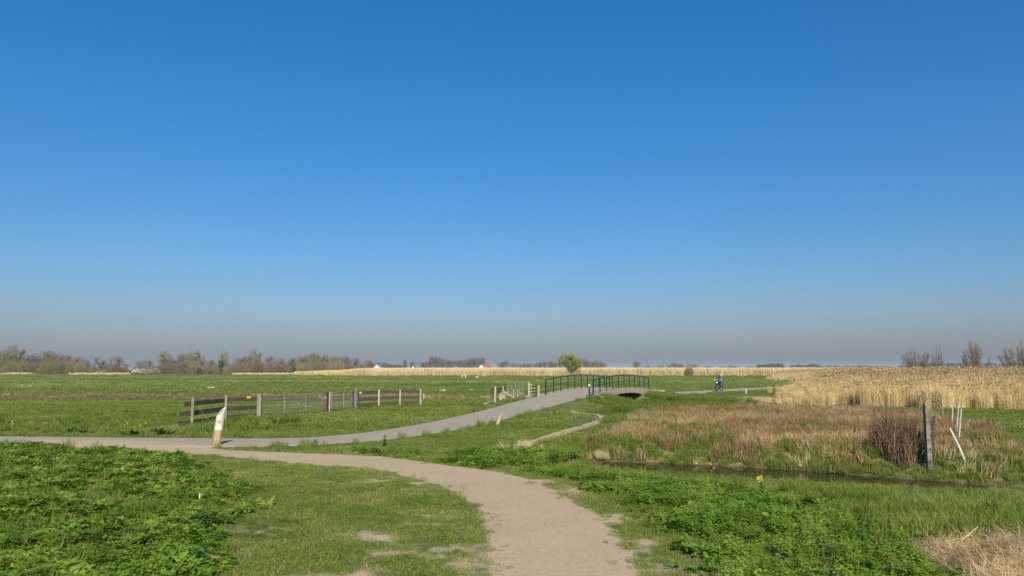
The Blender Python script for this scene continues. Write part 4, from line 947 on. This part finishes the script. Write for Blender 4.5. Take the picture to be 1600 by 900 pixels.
# cow parsley and nettles
def zone_pts(key, n, edge=.4, wob=.5, seed=5, margin=1.5):
    P = np.array(Z[key]); x0, y0 = P[:, 0].min() - margin, P[:, 1].min() - margin; x1, y1 = P[:, 0].max() + margin, P[:, 1].max() + margin
    x, y = RN.uniform(x0, x1, n), RN.uniform(y0, y1, n); k = (np.abs(x) < y * .95 + 2) & (y > 5); x, y = x[k], y[k]
    k = (RN.random(len(x)) < soft_poly(P, x, y, edge, wob, seed)) & path_clear(x, y, .12) & (sand_edge(x, y) > .2); x, y = x[k], y[k]
    z = hgt(x, y); k = z > WATER_N + .04; return x[k], y[k], z[k]
scatter('meadow_tussocks', pz[keep], RN.uniform(.35, .95, len(x))[keep], (.0 + .8 * fbm(x / 3, y / 2, 40, 3))[keep], tall, 'rough tussocks dotted through the meadow', 24, .25)
x, y, z = zone_pts('parsley_left', 62000, .5, .55); cl = fbm(x / .7, y / .7, 41, 3); keep = cl > .29; x, y, z, cl = x[keep], y[keep], z[keep], cl[keep]
scatter('cow_parsley', np.stack([x, y, z + RN.uniform(0, .10, len(x)) * sstep(.3, .6, cl)], 1), .55 + .85 * (cl - .36) / .4 * RN.uniform(.6, 1.3, len(x)), -.1 + 1.15 * fbm(x / .45, y / .45, 43, 4) + RN.normal(0, .1, len(x)) + .5 * (RN.random(len(x)) < .05), pars, 'dense bright green ferny leaves filling the bank before the asphalt', 4, .2)
x, y, z = zone_pts('parsley_left', 1500, seed=6); scatter('bank_grass', np.stack([x, y, z], 1), RN.uniform(.4, .9, len(x)), .2 + .6 * fbm(x, y, 44), tall, 'longer grass growing through the ferny leaves', 5, .2)
x, y, z = zone_pts('leafy_right', 27000, .5, .5); cl = fbm(x / .8, y / .8, 46, 3); keep = cl > .40; 
scatter('ditch_side_leaves', np.stack([x, y, z + RN.uniform(0, .09, len(x)) * sstep(.42, .65, cl)], 1)[keep], (.5 + .8 * (cl - .38) / .4 * RN.uniform(.6, 1.2, len(x)))[keep], (-.1 + 1.1 * fbm(x / .6, y / .6, 47, 4))[keep], pars, 'green ferny leaves along the ditch side of the sand path', 6, .2)
x, y, z = zone_pts('parsley_left', 5200, .35, .4, 15); cl = fbm(x / 1.4, y / 1.4, 45, 3); keep = cl > .52
scatter('bank_nettles', np.stack([x, y, z], 1)[keep], (.4 + .7 * RN.random(len(x)))[keep], (.0 + .8 * fbm(x / .5, y / .5, 42, 3))[keep], herb, 'darker upright nettle stems among the ferny leaves of the bank', 25, .15)
x, y, z = zone_pts('leafy_right', 6500, .35, .4, 9); cl = fbm(x / 1.1, y / 1.1, 48, 3); keep = cl > .46
scatter('nettles', np.stack([x, y, z], 1)[keep], (.5 + .7 * RN.random(len(x)))[keep], (.25 + .7 * fbm(x / .5, y / .5, 49, 3))[keep], herb, 'upright nettle-like leafy stems between path and ditch', 7, .15)
# longer grass: right foreground, ditch banks, path verges
x, y, z = zone_pts('tall_right', 8000, .6, .6, 7)
scatter('ditch_bank_grass', np.stack([x, y, z], 1), RN.uniform(.45, 1.1, len(x)), .05 + .8 * fbm(x / 1.3, y / 1.3, 51, 4), tall, 'long rank green grass on the near bank of the ditch', 8, .2)
x, y = wedge(30000, 9, 30); dn, sn, sd = pdist(DITCH, x, y); z = hgt(x, y); near_ = np.where(sd > 0, 1 - sstep(.9, 3.0, dn), (1 - sstep(1.4, 5.5, dn)) * .42)
keep = (RN.random(len(x)) < near_) & (z > WATER_N + .01) & (sand_edge(x, y) > .5); 
scatter('bank_sedge', np.stack([x, y, z], 1)[keep], (RN.uniform(.4, 1.0, len(x)) * np.where(sd > 0, 1.0, .55))[keep], (.15 + .75 * fbm(x / 1.4, y / 1.4, 53, 3))[keep], tall, 'green and yellowish sedge along the water of the ditch', 9, .2)
x, y = wedge(52000, 22, 62); d, s, _ = pdist(PATH, x, y); e = d - np.interp(s, PA, PATH[:, 3]); z = hgt(x, y)
vz = soft_poly(Z['verge'], x, y, .8, 1.2, 8); hz = soft_poly(Z['hump'], x, y, .6, .5, 4); dfen = pdist(np.array([q[0][:2] for q in FP]), x, y)[0]
keep = (RN.random(len(x)) < np.maximum.reduce([(1 - sstep(.1, 1.6, e)) * .16, vz * .9 * sstep(.3, .58, fbm(x / 1.8, y / 1.2, 54)), hz * .95, (1 - sstep(.2, 1.1, dfen)) * .45])) & path_clear(x, y, .1) & (sand_edge(x, y) > .1) & (pdist(TRACK, x, y)[0] > 1.0)
tn = .15 + .6 * fbm(x / 1.5, y / 1.5, 55, 3) - .12 * hz + .25 * vz * sstep(.5, .7, fbm(x / 2.2, y / 2.2, 56))
scatter('verge_grass', np.stack([x, y, z], 1)[keep], (RN.uniform(.45, 1.2, len(x)) * (1 + .35 * hz))[keep], tn[keep], tall, 'longer grass on the verges, under the fences and beside the bridge', 10, .2)
x, y, z = zone_pts('verge', 5200, .6, .8, 18); cl = fbm(x / 1.2, y / .9, 59, 3); keep = cl > .55
scatter('verge_weeds', np.stack([x, y, z], 1)[keep], (.5 + .8 * RN.random(len(x)))[keep], (-.1 + .9 * fbm(x / .8, y / .8, 60, 3))[keep], herb, 'leafy weeds on the rough verge below the plank fence', 26, .2)
# thin grass and stray tufts on the worn ground at the edges of the sand path
x, y = wedge(14000, 5.5, 26); se = sand_edge(x, y); b = bare(x, y); keep = (se > -.22) & (se < 1.3) & (RN.random(len(x)) < .10 + .5 * (fbm(x / .3, y / .3, 57, 2) > .60)) & path_clear(x, y, .05) & (b > .1); pz = P3(x, y, .01)
scatter('edge_tufts', pz[keep], RN.uniform(.35, .75, len(x))[keep], (.45 + .4 * fbm(x, y, 58))[keep], lawn, 'stray tufts of worn turf at the edges of the sand path', 11)
# dry growth on the far bank of the ditch
x, y = wedge(34000, 20, 50); dn, sn, sd = pdist(DITCH, x, y); z = hgt(x, y)
zb = soft_poly(Z['bank_brown'], x, y, 1.2, 1.6, 12); nz = fbm(x / 1.6, y / 1.6, 61, 4); lipf = np.where(sd > 0, 1 - sstep(.9, 2.6, dn), 0)
keep = (RN.random(len(x)) < np.maximum(zb * (.16 + .8 * sstep(.38, .6, nz)), lipf * .30 * sstep(.4, .6, nz))) & (z > WATER_N + .01) & path_clear(x, y, .5) & (pdist(TRACK, x, y)[0] > 1.6)
scatter('dry_bank_grass', np.stack([x, y, z], 1)[keep], RN.uniform(.45, 1.05, len(x))[keep], (-.22 + 1.1 * fbm(x / 2.0, y / 1.2, 62, 3) + RN.normal(0, .1, len(x)))[keep], dryt, 'dry brown and straw coloured grass on the far bank of the ditch', 12, .22)
keep = (RN.random(len(x)) < zb * .95 * sstep(.40, .60, fbm(x / 1.9, y / 1.9, 64, 3))) & (z > -.5)
scatter('bank_green', np.stack([x, y, z], 1)[keep], RN.uniform(.6, 1.3, len(x))[keep], (.1 + .6 * nz)[keep], tall, 'green grass showing between the dry growth on the far bank', 13, .2)
# mown straw lying at the right
x, y, z = zone_pts('straw', 8000, .25, .35, 3)
scatter('straw_litter', np.stack([x, y, z + .01], 1), RN.uniform(.35, .75, len(x)), RN.uniform(.0, .1, len(x)) + .35 + .75 * fbm(x / .5, y / .5, 66, 3), strw, 'heap of mown pale straw lying on the grass', 14, .45)
# brown fringe along the far side of the channel
x, y = RN.uniform(-80, -1, 9000), RN.uniform(60, 80, 9000); dc, scn, sdc = pdist(CHAN, x, y); z = hgt(x, y); keep = (sdc > 0) & (dc < 3.4) & (z > -.4)
scatter('channel_fringe', np.stack([x, y, z], 1)[keep], RN.uniform(.3, .75, len(x))[keep], (.0 + .8 * fbm(x / 2.5, y / 2, 67, 3))[keep], dryt, 'brown dead fringe on the bank of the channel in the meadow', 15, .25)
# reeds
def reeds(seed, r, n, H, w, plume=True):
    rn = random.Random(seed); b = MB()
    for i in range(n):
        a, q = rn.uniform(0, 6.28), r * math.sqrt(rn.random()); p = Vector((math.cos(a) * q, math.sin(a) * q, -.1)); h = H * rn.uniform(.72, 1.06); ln = Vector((rn.gauss(.03, .07), rn.gauss(0, .07), 1)); e = p + ln * h
        s = Vector((rn.gauss(0, 1), rn.gauss(0, 1), 0)).normalized() * w; b.add([p - s, p + s, e + s * .5, e - s * .5], [(0, 1, 2, 3)])
        for _ in range(2):
            c = p + ln * h * rn.uniform(.3, .85); d = Vector((rn.gauss(0, .5), rn.gauss(0, .5), .9)) * H * .13; b.add([c - s * 1.2, c + s * 1.2, c + d], [(0, 1, 2)])
    return b
def plumes(seed, r, n, H):
    rn = random.Random(seed); b = MB()
    for i in range(n):
        a, q = rn.uniform(0, 6.28), r * math.sqrt(rn.random()); h = H * rn.uniform(.86, 1.08); p = Vector((math.cos(a) * q, math.sin(a) * q, h))
        b.add([p - Vector((.004, 0, H * .25)), p + Vector((.004, 0, -H * .25)), p], [(0, 1, 2)])
        for _ in range(4):
            s = Vector((rn.gauss(0, 1), rn.gauss(0, 1), 0)).normalized() * .022; d = Vector((rn.uniform(-.02, .10), rn.gauss(0, .05), rn.uniform(.08, .17))); b.add([p, p + d * .5 + s, p + d, p + d * .5 - s], [(0, 1, 2, 3)])
    return b
nreed = tuft_coll('nearreed', [reeds(300 + i, .55, 170, 2.0, .0095) for i in range(5)], LR)
freed = tuft_coll('farreed', [reeds(310 + i, 1.6, 170, 2.75, .030) for i in range(4)], LR)
PLM = leafmat('reed_plumes', [(.0, (.17, .115, .055)), (.4, (.42, .31, .15)), (1., (.62, .47, .24))], .15, .8, .7)
nplm = tuft_coll('nearplume', [plumes(320 + i, .6, 7, 2.06) for i in range(4)], PLM)
RP = [G(1216, 634)[:2], G(1300, 637)[:2], G(1450, 637.5)[:2], G(1750, 640)[:2], np.array([115., 120.]), np.array([120., 175.]), np.array([56., 172.]), np.array([43., 108.]), np.array([25.3, 74.])]
x, y = RN.uniform(10, 120, 60000), RN.uniform(38, 176, 60000); d, _, _ = pdist(np.vstack([np.array(RP), [RP[0]]]), x, y)
keep = (soft_poly(np.array([[*q, 0] for q in RP]), x, y, 1.4, 1.7, 14) > RN.random(len(x))) & (RN.random(len(x)) < np.where(y < 72, .9, .35)) & path_clear(x, y, .6) & (x < y * .9)
tl = x - np.interp(y, [46, 74, 108, 172], [RP[0][0], 25.3, 43, 56]); keep &= RN.random(len(x)) < .22 + .78 * sstep(-.5, 5, tl)
x, y = x[keep], y[keep]; z = np.maximum(hgt(x, y), WATER_C - .05); hh = (.80 + .26 * fbm(x / 4, y / 4, 71, 3)) * (.70 + .30 * sstep(-.3, 1.4, d[keep])) * (.58 + .42 * sstep(-.5, 5.5, tl[keep]))
scatter('reed_bed', np.stack([x, y, z], 1), hh * RN.uniform(.86, 1.1, len(x)), .05 + .7 * fbm(x / 4, y / 3, 72, 3) + RN.normal(0, .1, len(x)), nreed, 'golden dry reed bed beyond the old fence and the white poles', 16, .05)
scatter('reed_plume_heads', np.stack([x, y, z], 1), hh * RN.uniform(.92, 1.22, len(x)), .1 + .8 * fbm(x / 4, y / 3, 73, 3), nplm, 'brown feathery plumes on top of the golden reed bed', 17, .05)
x0, y0 = G(445, 587.3)[:2]; x, y = RN.uniform(-95, 130, 14000), RN.uniform(250, 330, 14000)
front = np.interp(x, [-95, x0, -60, -40, 0, 60, 130], [340, 300, 272, 262, 258, 258, 262]) + (fbm(x / 9, x * 0, 74, 3) - .5) * 8
keep = y > front; x, y = x[keep], y[keep]; hf = np.interp(x, [-95, -78, -60, -52, 130], [.45, .6, .8, 1.0, 1.03])
scatter('far_reeds', P3(x, y), hf * RN.uniform(.9, 1.08, len(x)), .3 + .5 * fbm(x / 6, y / 6, 75, 3) + RN.normal(0, .08, len(x)), freed, 'long pale golden belt of reeds across the far meadow edge', 18, .02)
x = np.concatenate([RN.uniform(-112, -80, 260), RN.uniform(-70 - 155, -195, 160), RN.uniform(-178, -155, 180)]); y = RN.uniform(312, 318, len(x))
scatter('wood_edge_reeds', P3(x, y), RN.uniform(.18, .42, len(x)), RN.uniform(.3, .9, len(x)), freed, 'low pale reeds at the foot of the far wood', 19, .02)
x = RN.uniform(-70, 130, 900); y = np.interp(x, [-95, -60, -40, 0, 60, 130], [340, 271, 260, 256, 256, 260]) + RN.uniform(-3, 1, 900); keep = fbm(x / 7, x * 0, 76, 3) > .48
scatter('reed_foot', P3(x, y)[keep], RN.uniform(.8, 1.8, len(x))[keep], RN.uniform(0, .5, len(x))[keep], dryt, 'brown dead growth at the foot of the far reeds', 20, .2)
# pale mown patch where the near reeds begin
x, y = RN.uniform(8, 26, 7000), RN.uniform(44, 62, 7000); pm = soft_poly([Gt(*q) for q in [(1145, 628), (1190, 622), (1215, 627), (1205, 634), (1160, 634)]], x, y, .6, .8, 3); keep = (RN.random(len(x)) < pm) & path_clear(x, y, .4)
scatter('mown_reed_patch', P3(x, y)[keep], RN.uniform(.35, .8, len(x))[keep], RN.uniform(.5, 1., len(x))[keep], dryt, 'pale mown reed stubble at the end of the reed bed', 21, .4)

# ------------------------------------------------------------------ bramble thicket by the old fence
def bramble():
    g = Gt(1415, 720); root = empty('bramble_thicket', g, 'dense brown leafless bramble thicket leaning against the old fence', 'bush'); rn = random.Random(8); C, D = MB(), MB()
    for i in range(1500):
        a, q = rn.uniform(0, 6.28), math.sqrt(rn.random()); x_, y_ = math.cos(a) * q * .5, math.sin(a) * q * 1.1
        H = (1.62 * (1 - .38 * q ** 2.2) + .35 * x_) * rn.uniform(.5, 1.1) * (.68 + .6 * float(vnoise(np.array([x_ * 3.5]), np.array([y_ * 2.5]), 6)[0])); p = Vector((g[0] + x_, g[1] + .7 + y_, g[2] - .05 + .05 * y_)); ln = Vector((rn.gauss(.12, .18), rn.gauss(-.02, .18), 1)).normalized()
        s = Vector((rn.gauss(0, 1), rn.gauss(0, 1), 0)).normalized() * .007; m = p + ln * H * .6; e = m + (ln + Vector((rn.gauss(.1, .35), rn.gauss(0, .3), 0))).normalized() * H * .45
        (C if rn.random() < .75 else D).add([p - s, p + s, m + s, m - s, e], [(0, 1, 2, 3), (3, 2, 4)])
    C.build('stems', M('bramble_brown', (.21, .135, .075), (.10, .065, .038), 9, .85, bmp=0), root); D.build('dry_stems', M('bramble_straw', (.36, .25, .13), (.2, .13, .07), 9, .85, bmp=0), root)
bramble()

# ------------------------------------------------------------------ flowers and single plants
YF = M('yellow_petals', (.85, .66, .03), (.75, .52, .02), 5, .5, bmp=0); STEM = M('green_stem', (.12, .2, .04), (.08, .14, .03), 5, .6, bmp=0)
def flower(px, yb, yt, n, label, sp=.16, group=None):
    g = Gt(px, yb); H = atY(px, yt, g[1])[2] - g[2]; root = empty('flower_plant', g, label, 'flower', group); rn = random.Random(int(px)); S, P = MB(), MB()
    for i in range(n):
        e = Vector((g[0] + rn.gauss(0, sp * .5), g[1] + rn.gauss(0, sp * .5), g[2] + H * rn.uniform(.72, 1.0))); p = Vector((g[0] + rn.gauss(0, .03), g[1] + rn.gauss(0, .03), g[2] - .05)); S.tube([p, p.lerp(e, .5) + Vector((rn.gauss(0, .02), 0, .02)), e], [.006, .005, .003], 4, False)
        for k in range(4):
            c = p.lerp(e, .2 + .15 * k); d = Vector((rn.gauss(0, 1), rn.gauss(0, 1), .4)).normalized() * .11; s = Vector((-d.y, d.x, 0)).normalized() * .022; S.add([c, c + d * .5 + s, c + d, c + d * .5 - s], [(0, 1, 2, 3)])
        for k in range(9):
            c = e + Vector((rn.gauss(0, .022), rn.gauss(0, .022), rn.uniform(-.08, .03))); n1 = Vector((rn.gauss(0, 1), rn.gauss(0, 1), rn.gauss(0, 1))).normalized() * .016; n2 = n1.orthogonal().normalized() * .014; P.add([c - n1, c + n2, c + n1, c - n2], [(0, 1, 2, 3)])
    S.build('stems', STEM, root); P.build('petals', YF, root)
flower(1191, 768, 744, 5, 'tallest bright yellow flowering plant on the near ditch bank', .12)
flower(1093, 738, 720, 2, 'yellow flowering plant against the dark ditch water', .16)
flower(1122, 742, 722, 2, 'sparse budding yellow plant at the water of the ditch', .3)
flower(838, 708, 699, 5, 'yellow flower clump at the end of the dirt track', .2); flower(842.5, 702, 697, 3, 'small yellow flower near the dirt track', .12)
flower(1363, 812, 795, 2, 'sparse yellow-green flowering stem beside the tall grass', .1); flower(202, 672, 661, 4, 'yellow flowering weeds on the verge below the plank fence', .7)
def weed(px, yb, yt, label, n=5, leafy=True, mat=None):
    g = Gt(px, yb); H = atY(px, yt, g[1])[2] - g[2]; rn = random.Random(int(px * 7)); b = MB()
    for i in range(n):
        e = Vector((g[0] + rn.gauss(0, .06), g[1] + rn.gauss(0, .06), g[2] + H * rn.uniform(.6, 1))); p = Vector((g[0], g[1], g[2] - .04)); b.tube([p, e], [.007, .003], 4, False)
        for k in range(9):
            c = p.lerp(e, .1 + .1 * k); d = Vector((rn.gauss(0, 1), rn.gauss(0, 1), .5)).normalized() * .12 * (1.1 - .08 * k); s = Vector((-d.y, d.x, 0)).normalized() * .3 * d.length; b.add([c, c + d * .5 + s, c + d, c + d * .5 - s], [(0, 1, 2, 3)])
    tag(b.build('weed', mat or STEM), label, 'plant')
weed(493, 694, 684, 'single weed at the edge of the asphalt path before the curve', 2); weed(602, 698, 676, 'taller bushy weed standing beside the curve of the asphalt', 6); weed(8, 696, 682, 'weed stem poking up at the asphalt beside the ferny leaves', 3)
weed(1287, 872, 815, 'tall pale stem rising from the leafy ditch side', 2); weed(1222, 890, 850, 'pale upright grass stem in the leafy ditch side', 1); weed(1558, 815, 775, 'bushy yellow-green weed in the rank grass of the ditch bank', 9)
def dock(px, yb, s, label):
    g = Gt(px, yb); rn = random.Random(int(px)); b = MB()
    for i in range(34):
        a = rn.uniform(0, 6.28); d = Vector((math.cos(a), math.sin(a), rn.uniform(.3, 1.6))).normalized(); L = s * rn.uniform(.5, 1.1); w = Vector((-d.y, d.x, 0)).normalized() * L * .2; p = Vector((g[0] + rn.gauss(0, s * .3), g[1] + rn.gauss(0, s * .3), g[2] - .02))
        m = p + d * L * .55; e = p + d * L + Vector((d.x, d.y, -.6)) * L * .18; b.add([p, m + w, e, m - w], [(0, 1, 2, 3)])
    tag(b.build('dock_plant', M('dark_dock_leaf', (.075, .15, .03), (.045, .10, .02), 4, .5, bmp=0)), label, 'plant', 'dark broad-leaved plants on the verge')
for px, yb, s in ((112, 677, .4), (124, 678, .42), (208, 680, .38), (247, 680, .42), (257, 679, .36)): dock(px, yb, s, 'dark broad-leaved dock plant on the verge across the asphalt path')
# dry branches on the straw and by the ditch
DRY = M('bleached_branch', (.58, .47, .30), (.4, .31, .19), 8, .9, bmp=.1)
for pts, r, lab in ((((1448, 868, .05), (1500, 846, .16), (1528, 823, .42)), .016, 'longest bleached branch slanting up from the straw heap'), (((1452, 866, .04), (1482, 845, .12), (1522, 836, .2)), .011, 'thin forked bleached branch crossing the longest one'), (((1490, 872, .05), (1525, 858, .1), (1553, 846, .14)), .010, 'short bleached branch lying flat on the straw heap'), (((951, 719, .1), (960, 709, .25), (970, 696, .9)), .010, 'bent bleached reed stem at the end of the ditch')):
    P = []
    for px, py, dz in pts[:1]: g = Gt(px, py); P.append(Vector(g))
    Y0 = P[0].y
    for k, (px, py, dz) in enumerate(pts[1:]): P.append(Vector(atY(px, py, Y0 + .25 * (k + 1))))
    tag(MB().tube(P, [r, r * .8, r * .4], 5).build('dry_branch', DRY), lab, 'branch')
# dead reed tussocks at the ditch end
tc_ = [Gt(q, w) for q, w in ((925, 716), (932, 713), (940, 716), (948, 714), (822, 700), (812, 701))]; pts = np.array([[t[0] + RN.normal(0, .28), t[1] + RN.normal(0, .3), t[2]] for t in tc_ for _ in range(7)])
scatter('dead_tussocks', pts, RN.uniform(.3, .6, len(pts)), RN.uniform(.55, 1., len(pts)), dryt, 'pale dead grass tussocks at the end of the ditch', 22, .3)

# pebbles on the sand
peb = MB(); rn = random.Random(3)
x, y = wedge(3000, 5.5, 17, 25); se = sand_edge(x, y)
for a_, b_, s_ in zip(x, y, se):
    if s_ < .1: r = .003 + .011 * rn.random() ** 3; peb.ball((a_, b_, .013 + r * .3), r * rn.uniform(.8, 1.4), r, r * .7, 5, 3)
tag(peb.build('pebbles', M('pebble_stone', (.5, .43, .35), (.2, .17, .14), 3, .9, bmp=0)), 'small pebbles and crumbs on the sand path', kind='stuff')

# ------------------------------------------------------------------ birds on the meadow
def bird(px, py, s, body, wing, label, group=None, head=None):
    g = Gt(px, py); root = empty('meadow_bird', g, label, 'bird', group); z = g[2]; a = rs.uniform(-.5, .5) + (0 if rs.random() < .5 else math.pi); d = Vector((math.cos(a), math.sin(a), 0))
    P = [Vector(g) + d * (t * s) + Vector((0, 0, h * s)) for t, h in ((-.55, .34), (-.35, .33), (-.05, .31), (.2, .34), (.32, .42), (.36, .52), (.42, .56), (.52, .54))]
    MB().tube(P, [.03 * s, .13 * s, .21 * s, .17 * s, .10 * s, .08 * s, .07 * s, .01 * s], 8).build('body', body, root, True)
    for sg in (-1, 1):
        n = Vector((-d.y, d.x, 0)) * sg; W = [Vector(g) + d * (t * s) + n * (.2 * s) + Vector((0, 0, .38 * s)) for t in (-.6, -.15, .22)]; MB().tube(W, [.02 * s, .1 * s, .04 * s], 6).build('wing', wing, root, True)
        MB().tube([Vector(g) + n * .07 * s, Vector(g) + n * .07 * s + Vector((0, 0, .25 * s))], .015 * s, 5).build('leg', M('bird_leg', (.3, .15, .05)), root)
BW_, BD = M('white_feathers', (.8, .8, .78), None, 5, .7, bmp=0), M('dark_feathers', (.05, .05, .055), None, 5, .7, bmp=0)
bird(33, 604.3, .5, BW_, BW_, 'white bird standing on the left meadow beside a darker one'); bird(50, 605.8, .55, BW_, BD, 'dark-winged bird with white belly on the left meadow')
bird(745.5, 591.5, .95, BW_, BW_, 'large white bird beside the dark stake before the far reeds')
for px, py in ((326, 607.8), (332, 607.6)): bird(px, py, .45, BW_, BW_, 'small white bird sitting in the meadow behind the plank fence', 'white birds behind the plank fence')
for px, py in ((690, 612.3), (694, 612.6), (737, 612)): bird(px, py, .45, BW_, M('grey_feathers', (.45, .46, .48)), 'pale grey-winged bird in the meadow before the tumbledown fence', 'pale birds in the meadow')

# ------------------------------------------------------------------ rider on a motorcycle beyond the bridge
def rider():
    g = G(1124, 611.3, .05); d2 = np.array([22.6 - 33.5, 85.4 - 99.5]); d2 /= np.linalg.norm(d2); f = Vector((d2[0], d2[1], 0)); s = Vector((-f.y, f.x, 0)); o = Vector(g); z = Vector((0, 0, 1))
    def at(a, b, c): return o + f * a + s * b + z * c
    BK = M('black_motor', (.02, .02, .022), (.012, .012, .014), 5, .4, spec=.5, bmp=0); TY = M('tyre_rubber', (.018, .018, .018), None, 9, .85, bmp=0); LN = M('headlamp_glass', (.8, .82, .85), None, 3, .15, spec=.6, bmp=0); JK = M('blue_grey_jacket', (.15, .19, .29), (.10, .13, .21), 6, .8); JN = M('dark_trousers', (.06, .08, .13), (.03, .04, .07), 6, .85); SK = M('skin', (.55, .35, .26), None, 6, .6, bmp=0)
    root = empty('motorcycle', at(0, 0, -.02), 'dark motorcycle with round white headlamp on the path beyond the bridge', 'motorcycle')
    for a in (.68, -.62):
        w = MB(); w.tube([at(a, 0, .31) + (f * math.cos(t) + z * math.sin(t)) * .25 for t in np.linspace(0, 2 * math.pi, 17)], .065, 8, False); wh = w.build('wheel', TY, root, True)
        h = MB()
        for t in np.linspace(0, 2 * math.pi, 9)[:-1]: h.tube([at(a, 0, .31), at(a, 0, .31) + (f * math.cos(t) + z * math.sin(t)) * .21], .012, 4, False)
        h.tube([at(a, -.06, .31), at(a, .06, .31)], .045, 8); h.build('hub', GALV, wh)
    q = MB()
    for b in (-.09, .09): q.tube([at(.68, b, .31), at(.42, b, .95)], .025, 6)
    q.build('fork', GALV, root)
    MB().tube([at(-.85, 0, .72), at(-.5, 0, .76), at(-.1, 0, .74), at(.12, 0, .86), at(.34, 0, .84)], [.05, .13, .14, .17, .1], 10).build('tank_and_seat', BK, root, True)
    MB().tube([at(-.3, 0, .42), at(.0, 0, .42), at(.3, 0, .48)], [.16, .22, .14], 10).build('engine', BK, root, True)
    MB().tube([at(.36, 0, .6), at(.5, 0, .86), at(.44, 0, 1.08)], [.12, .2, .1], 10).build('fairing', BK, root, True)
    MB().ball(tuple(at(.62, 0, .92)), .1, .1, .1, 10, 6).build('headlamp', LN, root, True)
    MB().tube([at(.28, -.36, 1.04), at(.4, -.15, 1.0), at(.4, .15, 1.0), at(.28, .36, 1.04)], .018, 6).build('handlebar', BK, root)
    for b in (-.34, .34): MB().ball(tuple(at(.36, b * 1.1, 1.2)), .065, .065, .05, 8, 5).build('mirror', LN, root, True); 
    for b in (-.34, .34): MB().tube([at(.33, b, 1.03), at(.36, b * 1.1, 1.18)], .012, 5).build('mirror_stalk', BK, root)
    MB().tube([at(-.1, -.17, .3), at(-.8, -.2, .36)], [.04, .06], 8).build('exhaust', GALV, root)
    # the rider: one body mesh grown along a skeleton
    J = {'pel': (-.28, 0, .86, .15), 'wai': (-.22, 0, 1.05, .145), 'che': (-.1, 0, 1.3, .17), 'nec': (-.04, 0, 1.46, .065), 'hea': (0, 0, 1.56, .09)}
    E = [('pel', 'wai'), ('wai', 'che'), ('che', 'nec'), ('nec', 'hea')]
    for sg, t in ((-1, 'l'), (1, 'r')):
        J.update({'sh' + t: (-.08, .2 * sg, 1.38, .085), 'el' + t: (.06, .33 * sg, 1.18, .06), 'ha' + t: (.27, .33 * sg, 1.06, .045), 'hi' + t: (-.26, .12 * sg, .82, .11), 'kn' + t: (.16, .25 * sg, .74, .085), 'an' + t: (-.02, .25 * sg, .34, .06), 'to' + t: (.16, .25 * sg, .29, .05)})
        E += [('che', 'sh' + t), ('sh' + t, 'el' + t), ('el' + t, 'ha' + t), ('pel', 'hi' + t), ('hi' + t, 'kn' + t), ('kn' + t, 'an' + t), ('an' + t, 'to' + t)]
    ks = list(J); pr = empty('person', at(-.28, 0, .72), 'rider in a blue-grey jacket and dark helmet sitting on the motorcycle', 'person')
    me_ = bpy.data.meshes.new('body'); me_.from_pydata([tuple(at(*J[k][:3]) - Vector(pr.location)) for k in ks], [(ks.index(a), ks.index(b)) for a, b in E], [])
    bo = bpy.data.objects.new('body', me_); col.objects.link(bo); bo.parent = pr
    md = bo.modifiers.new('skin', 'SKIN'); 
    for i, k in enumerate(ks): me_.skin_vertices[0].data[i].radius = (J[k][3], J[k][3]); me_.skin_vertices[0].data[i].use_root = (i == 0)
    bo.modifiers.new('smooth', 'SUBSURF').levels = 1; bo.modifiers['smooth'].render_levels = 1; me_.materials.append(JK)
    MB().ball(tuple(at(.0, 0, 1.59)), .13, .13, .15, 10, 7).build('helmet', BK, pr, True)
    MB().tube([at(.11, -.07, 1.59), at(.135, 0, 1.59), at(.11, .07, 1.59)], .045, 6).build('visor', M('visor', (.08, .09, .1), None, 3, .1, spec=.6, bmp=0), pr, True)
    for sg in (-1, 1):
        MB().tube([at(-.24, .13 * sg, .83), at(.16, .255 * sg, .745), at(.17, .255 * sg, .73), at(-.02, .25 * sg, .36)], [.125, .1, .1, .075], 8).build('trouser_leg', JN, pr, True)
        MB().tube([at(-.08, .25 * sg, .29), at(.2, .25 * sg, .27)], [.06, .05], 8).build('shoe', M('pale_shoe', (.6, .58, .55), None, 5, .7, bmp=0), pr, True)
rider()

# ------------------------------------------------------------------ haze: one box of even, thin air round everything
hb = MB().beam((0, 0, -2.2), (0, 0, 24), 13000, 13000, up=(0, 1, 0))
hz_m = bpy.data.materials.new('pale_haze'); hz_m.use_nodes = True; nt = hz_m.node_tree; nt.nodes.remove(nt.nodes['Principled BSDF'])
pv = nt.nodes.new('ShaderNodeVolumePrincipled'); pv.inputs['Color'].default_value = (.66, .79, 1.0, 1); pv.inputs['Density'].default_value = .00021; pv.inputs['Anisotropy'].default_value = 0.0
nt.links.new(pv.outputs[0], nt.nodes['Material Output'].inputs['Volume'])
tag(hb.build('haze', hz_m), 'thin pale haze lying over the meadows', kind='stuff')
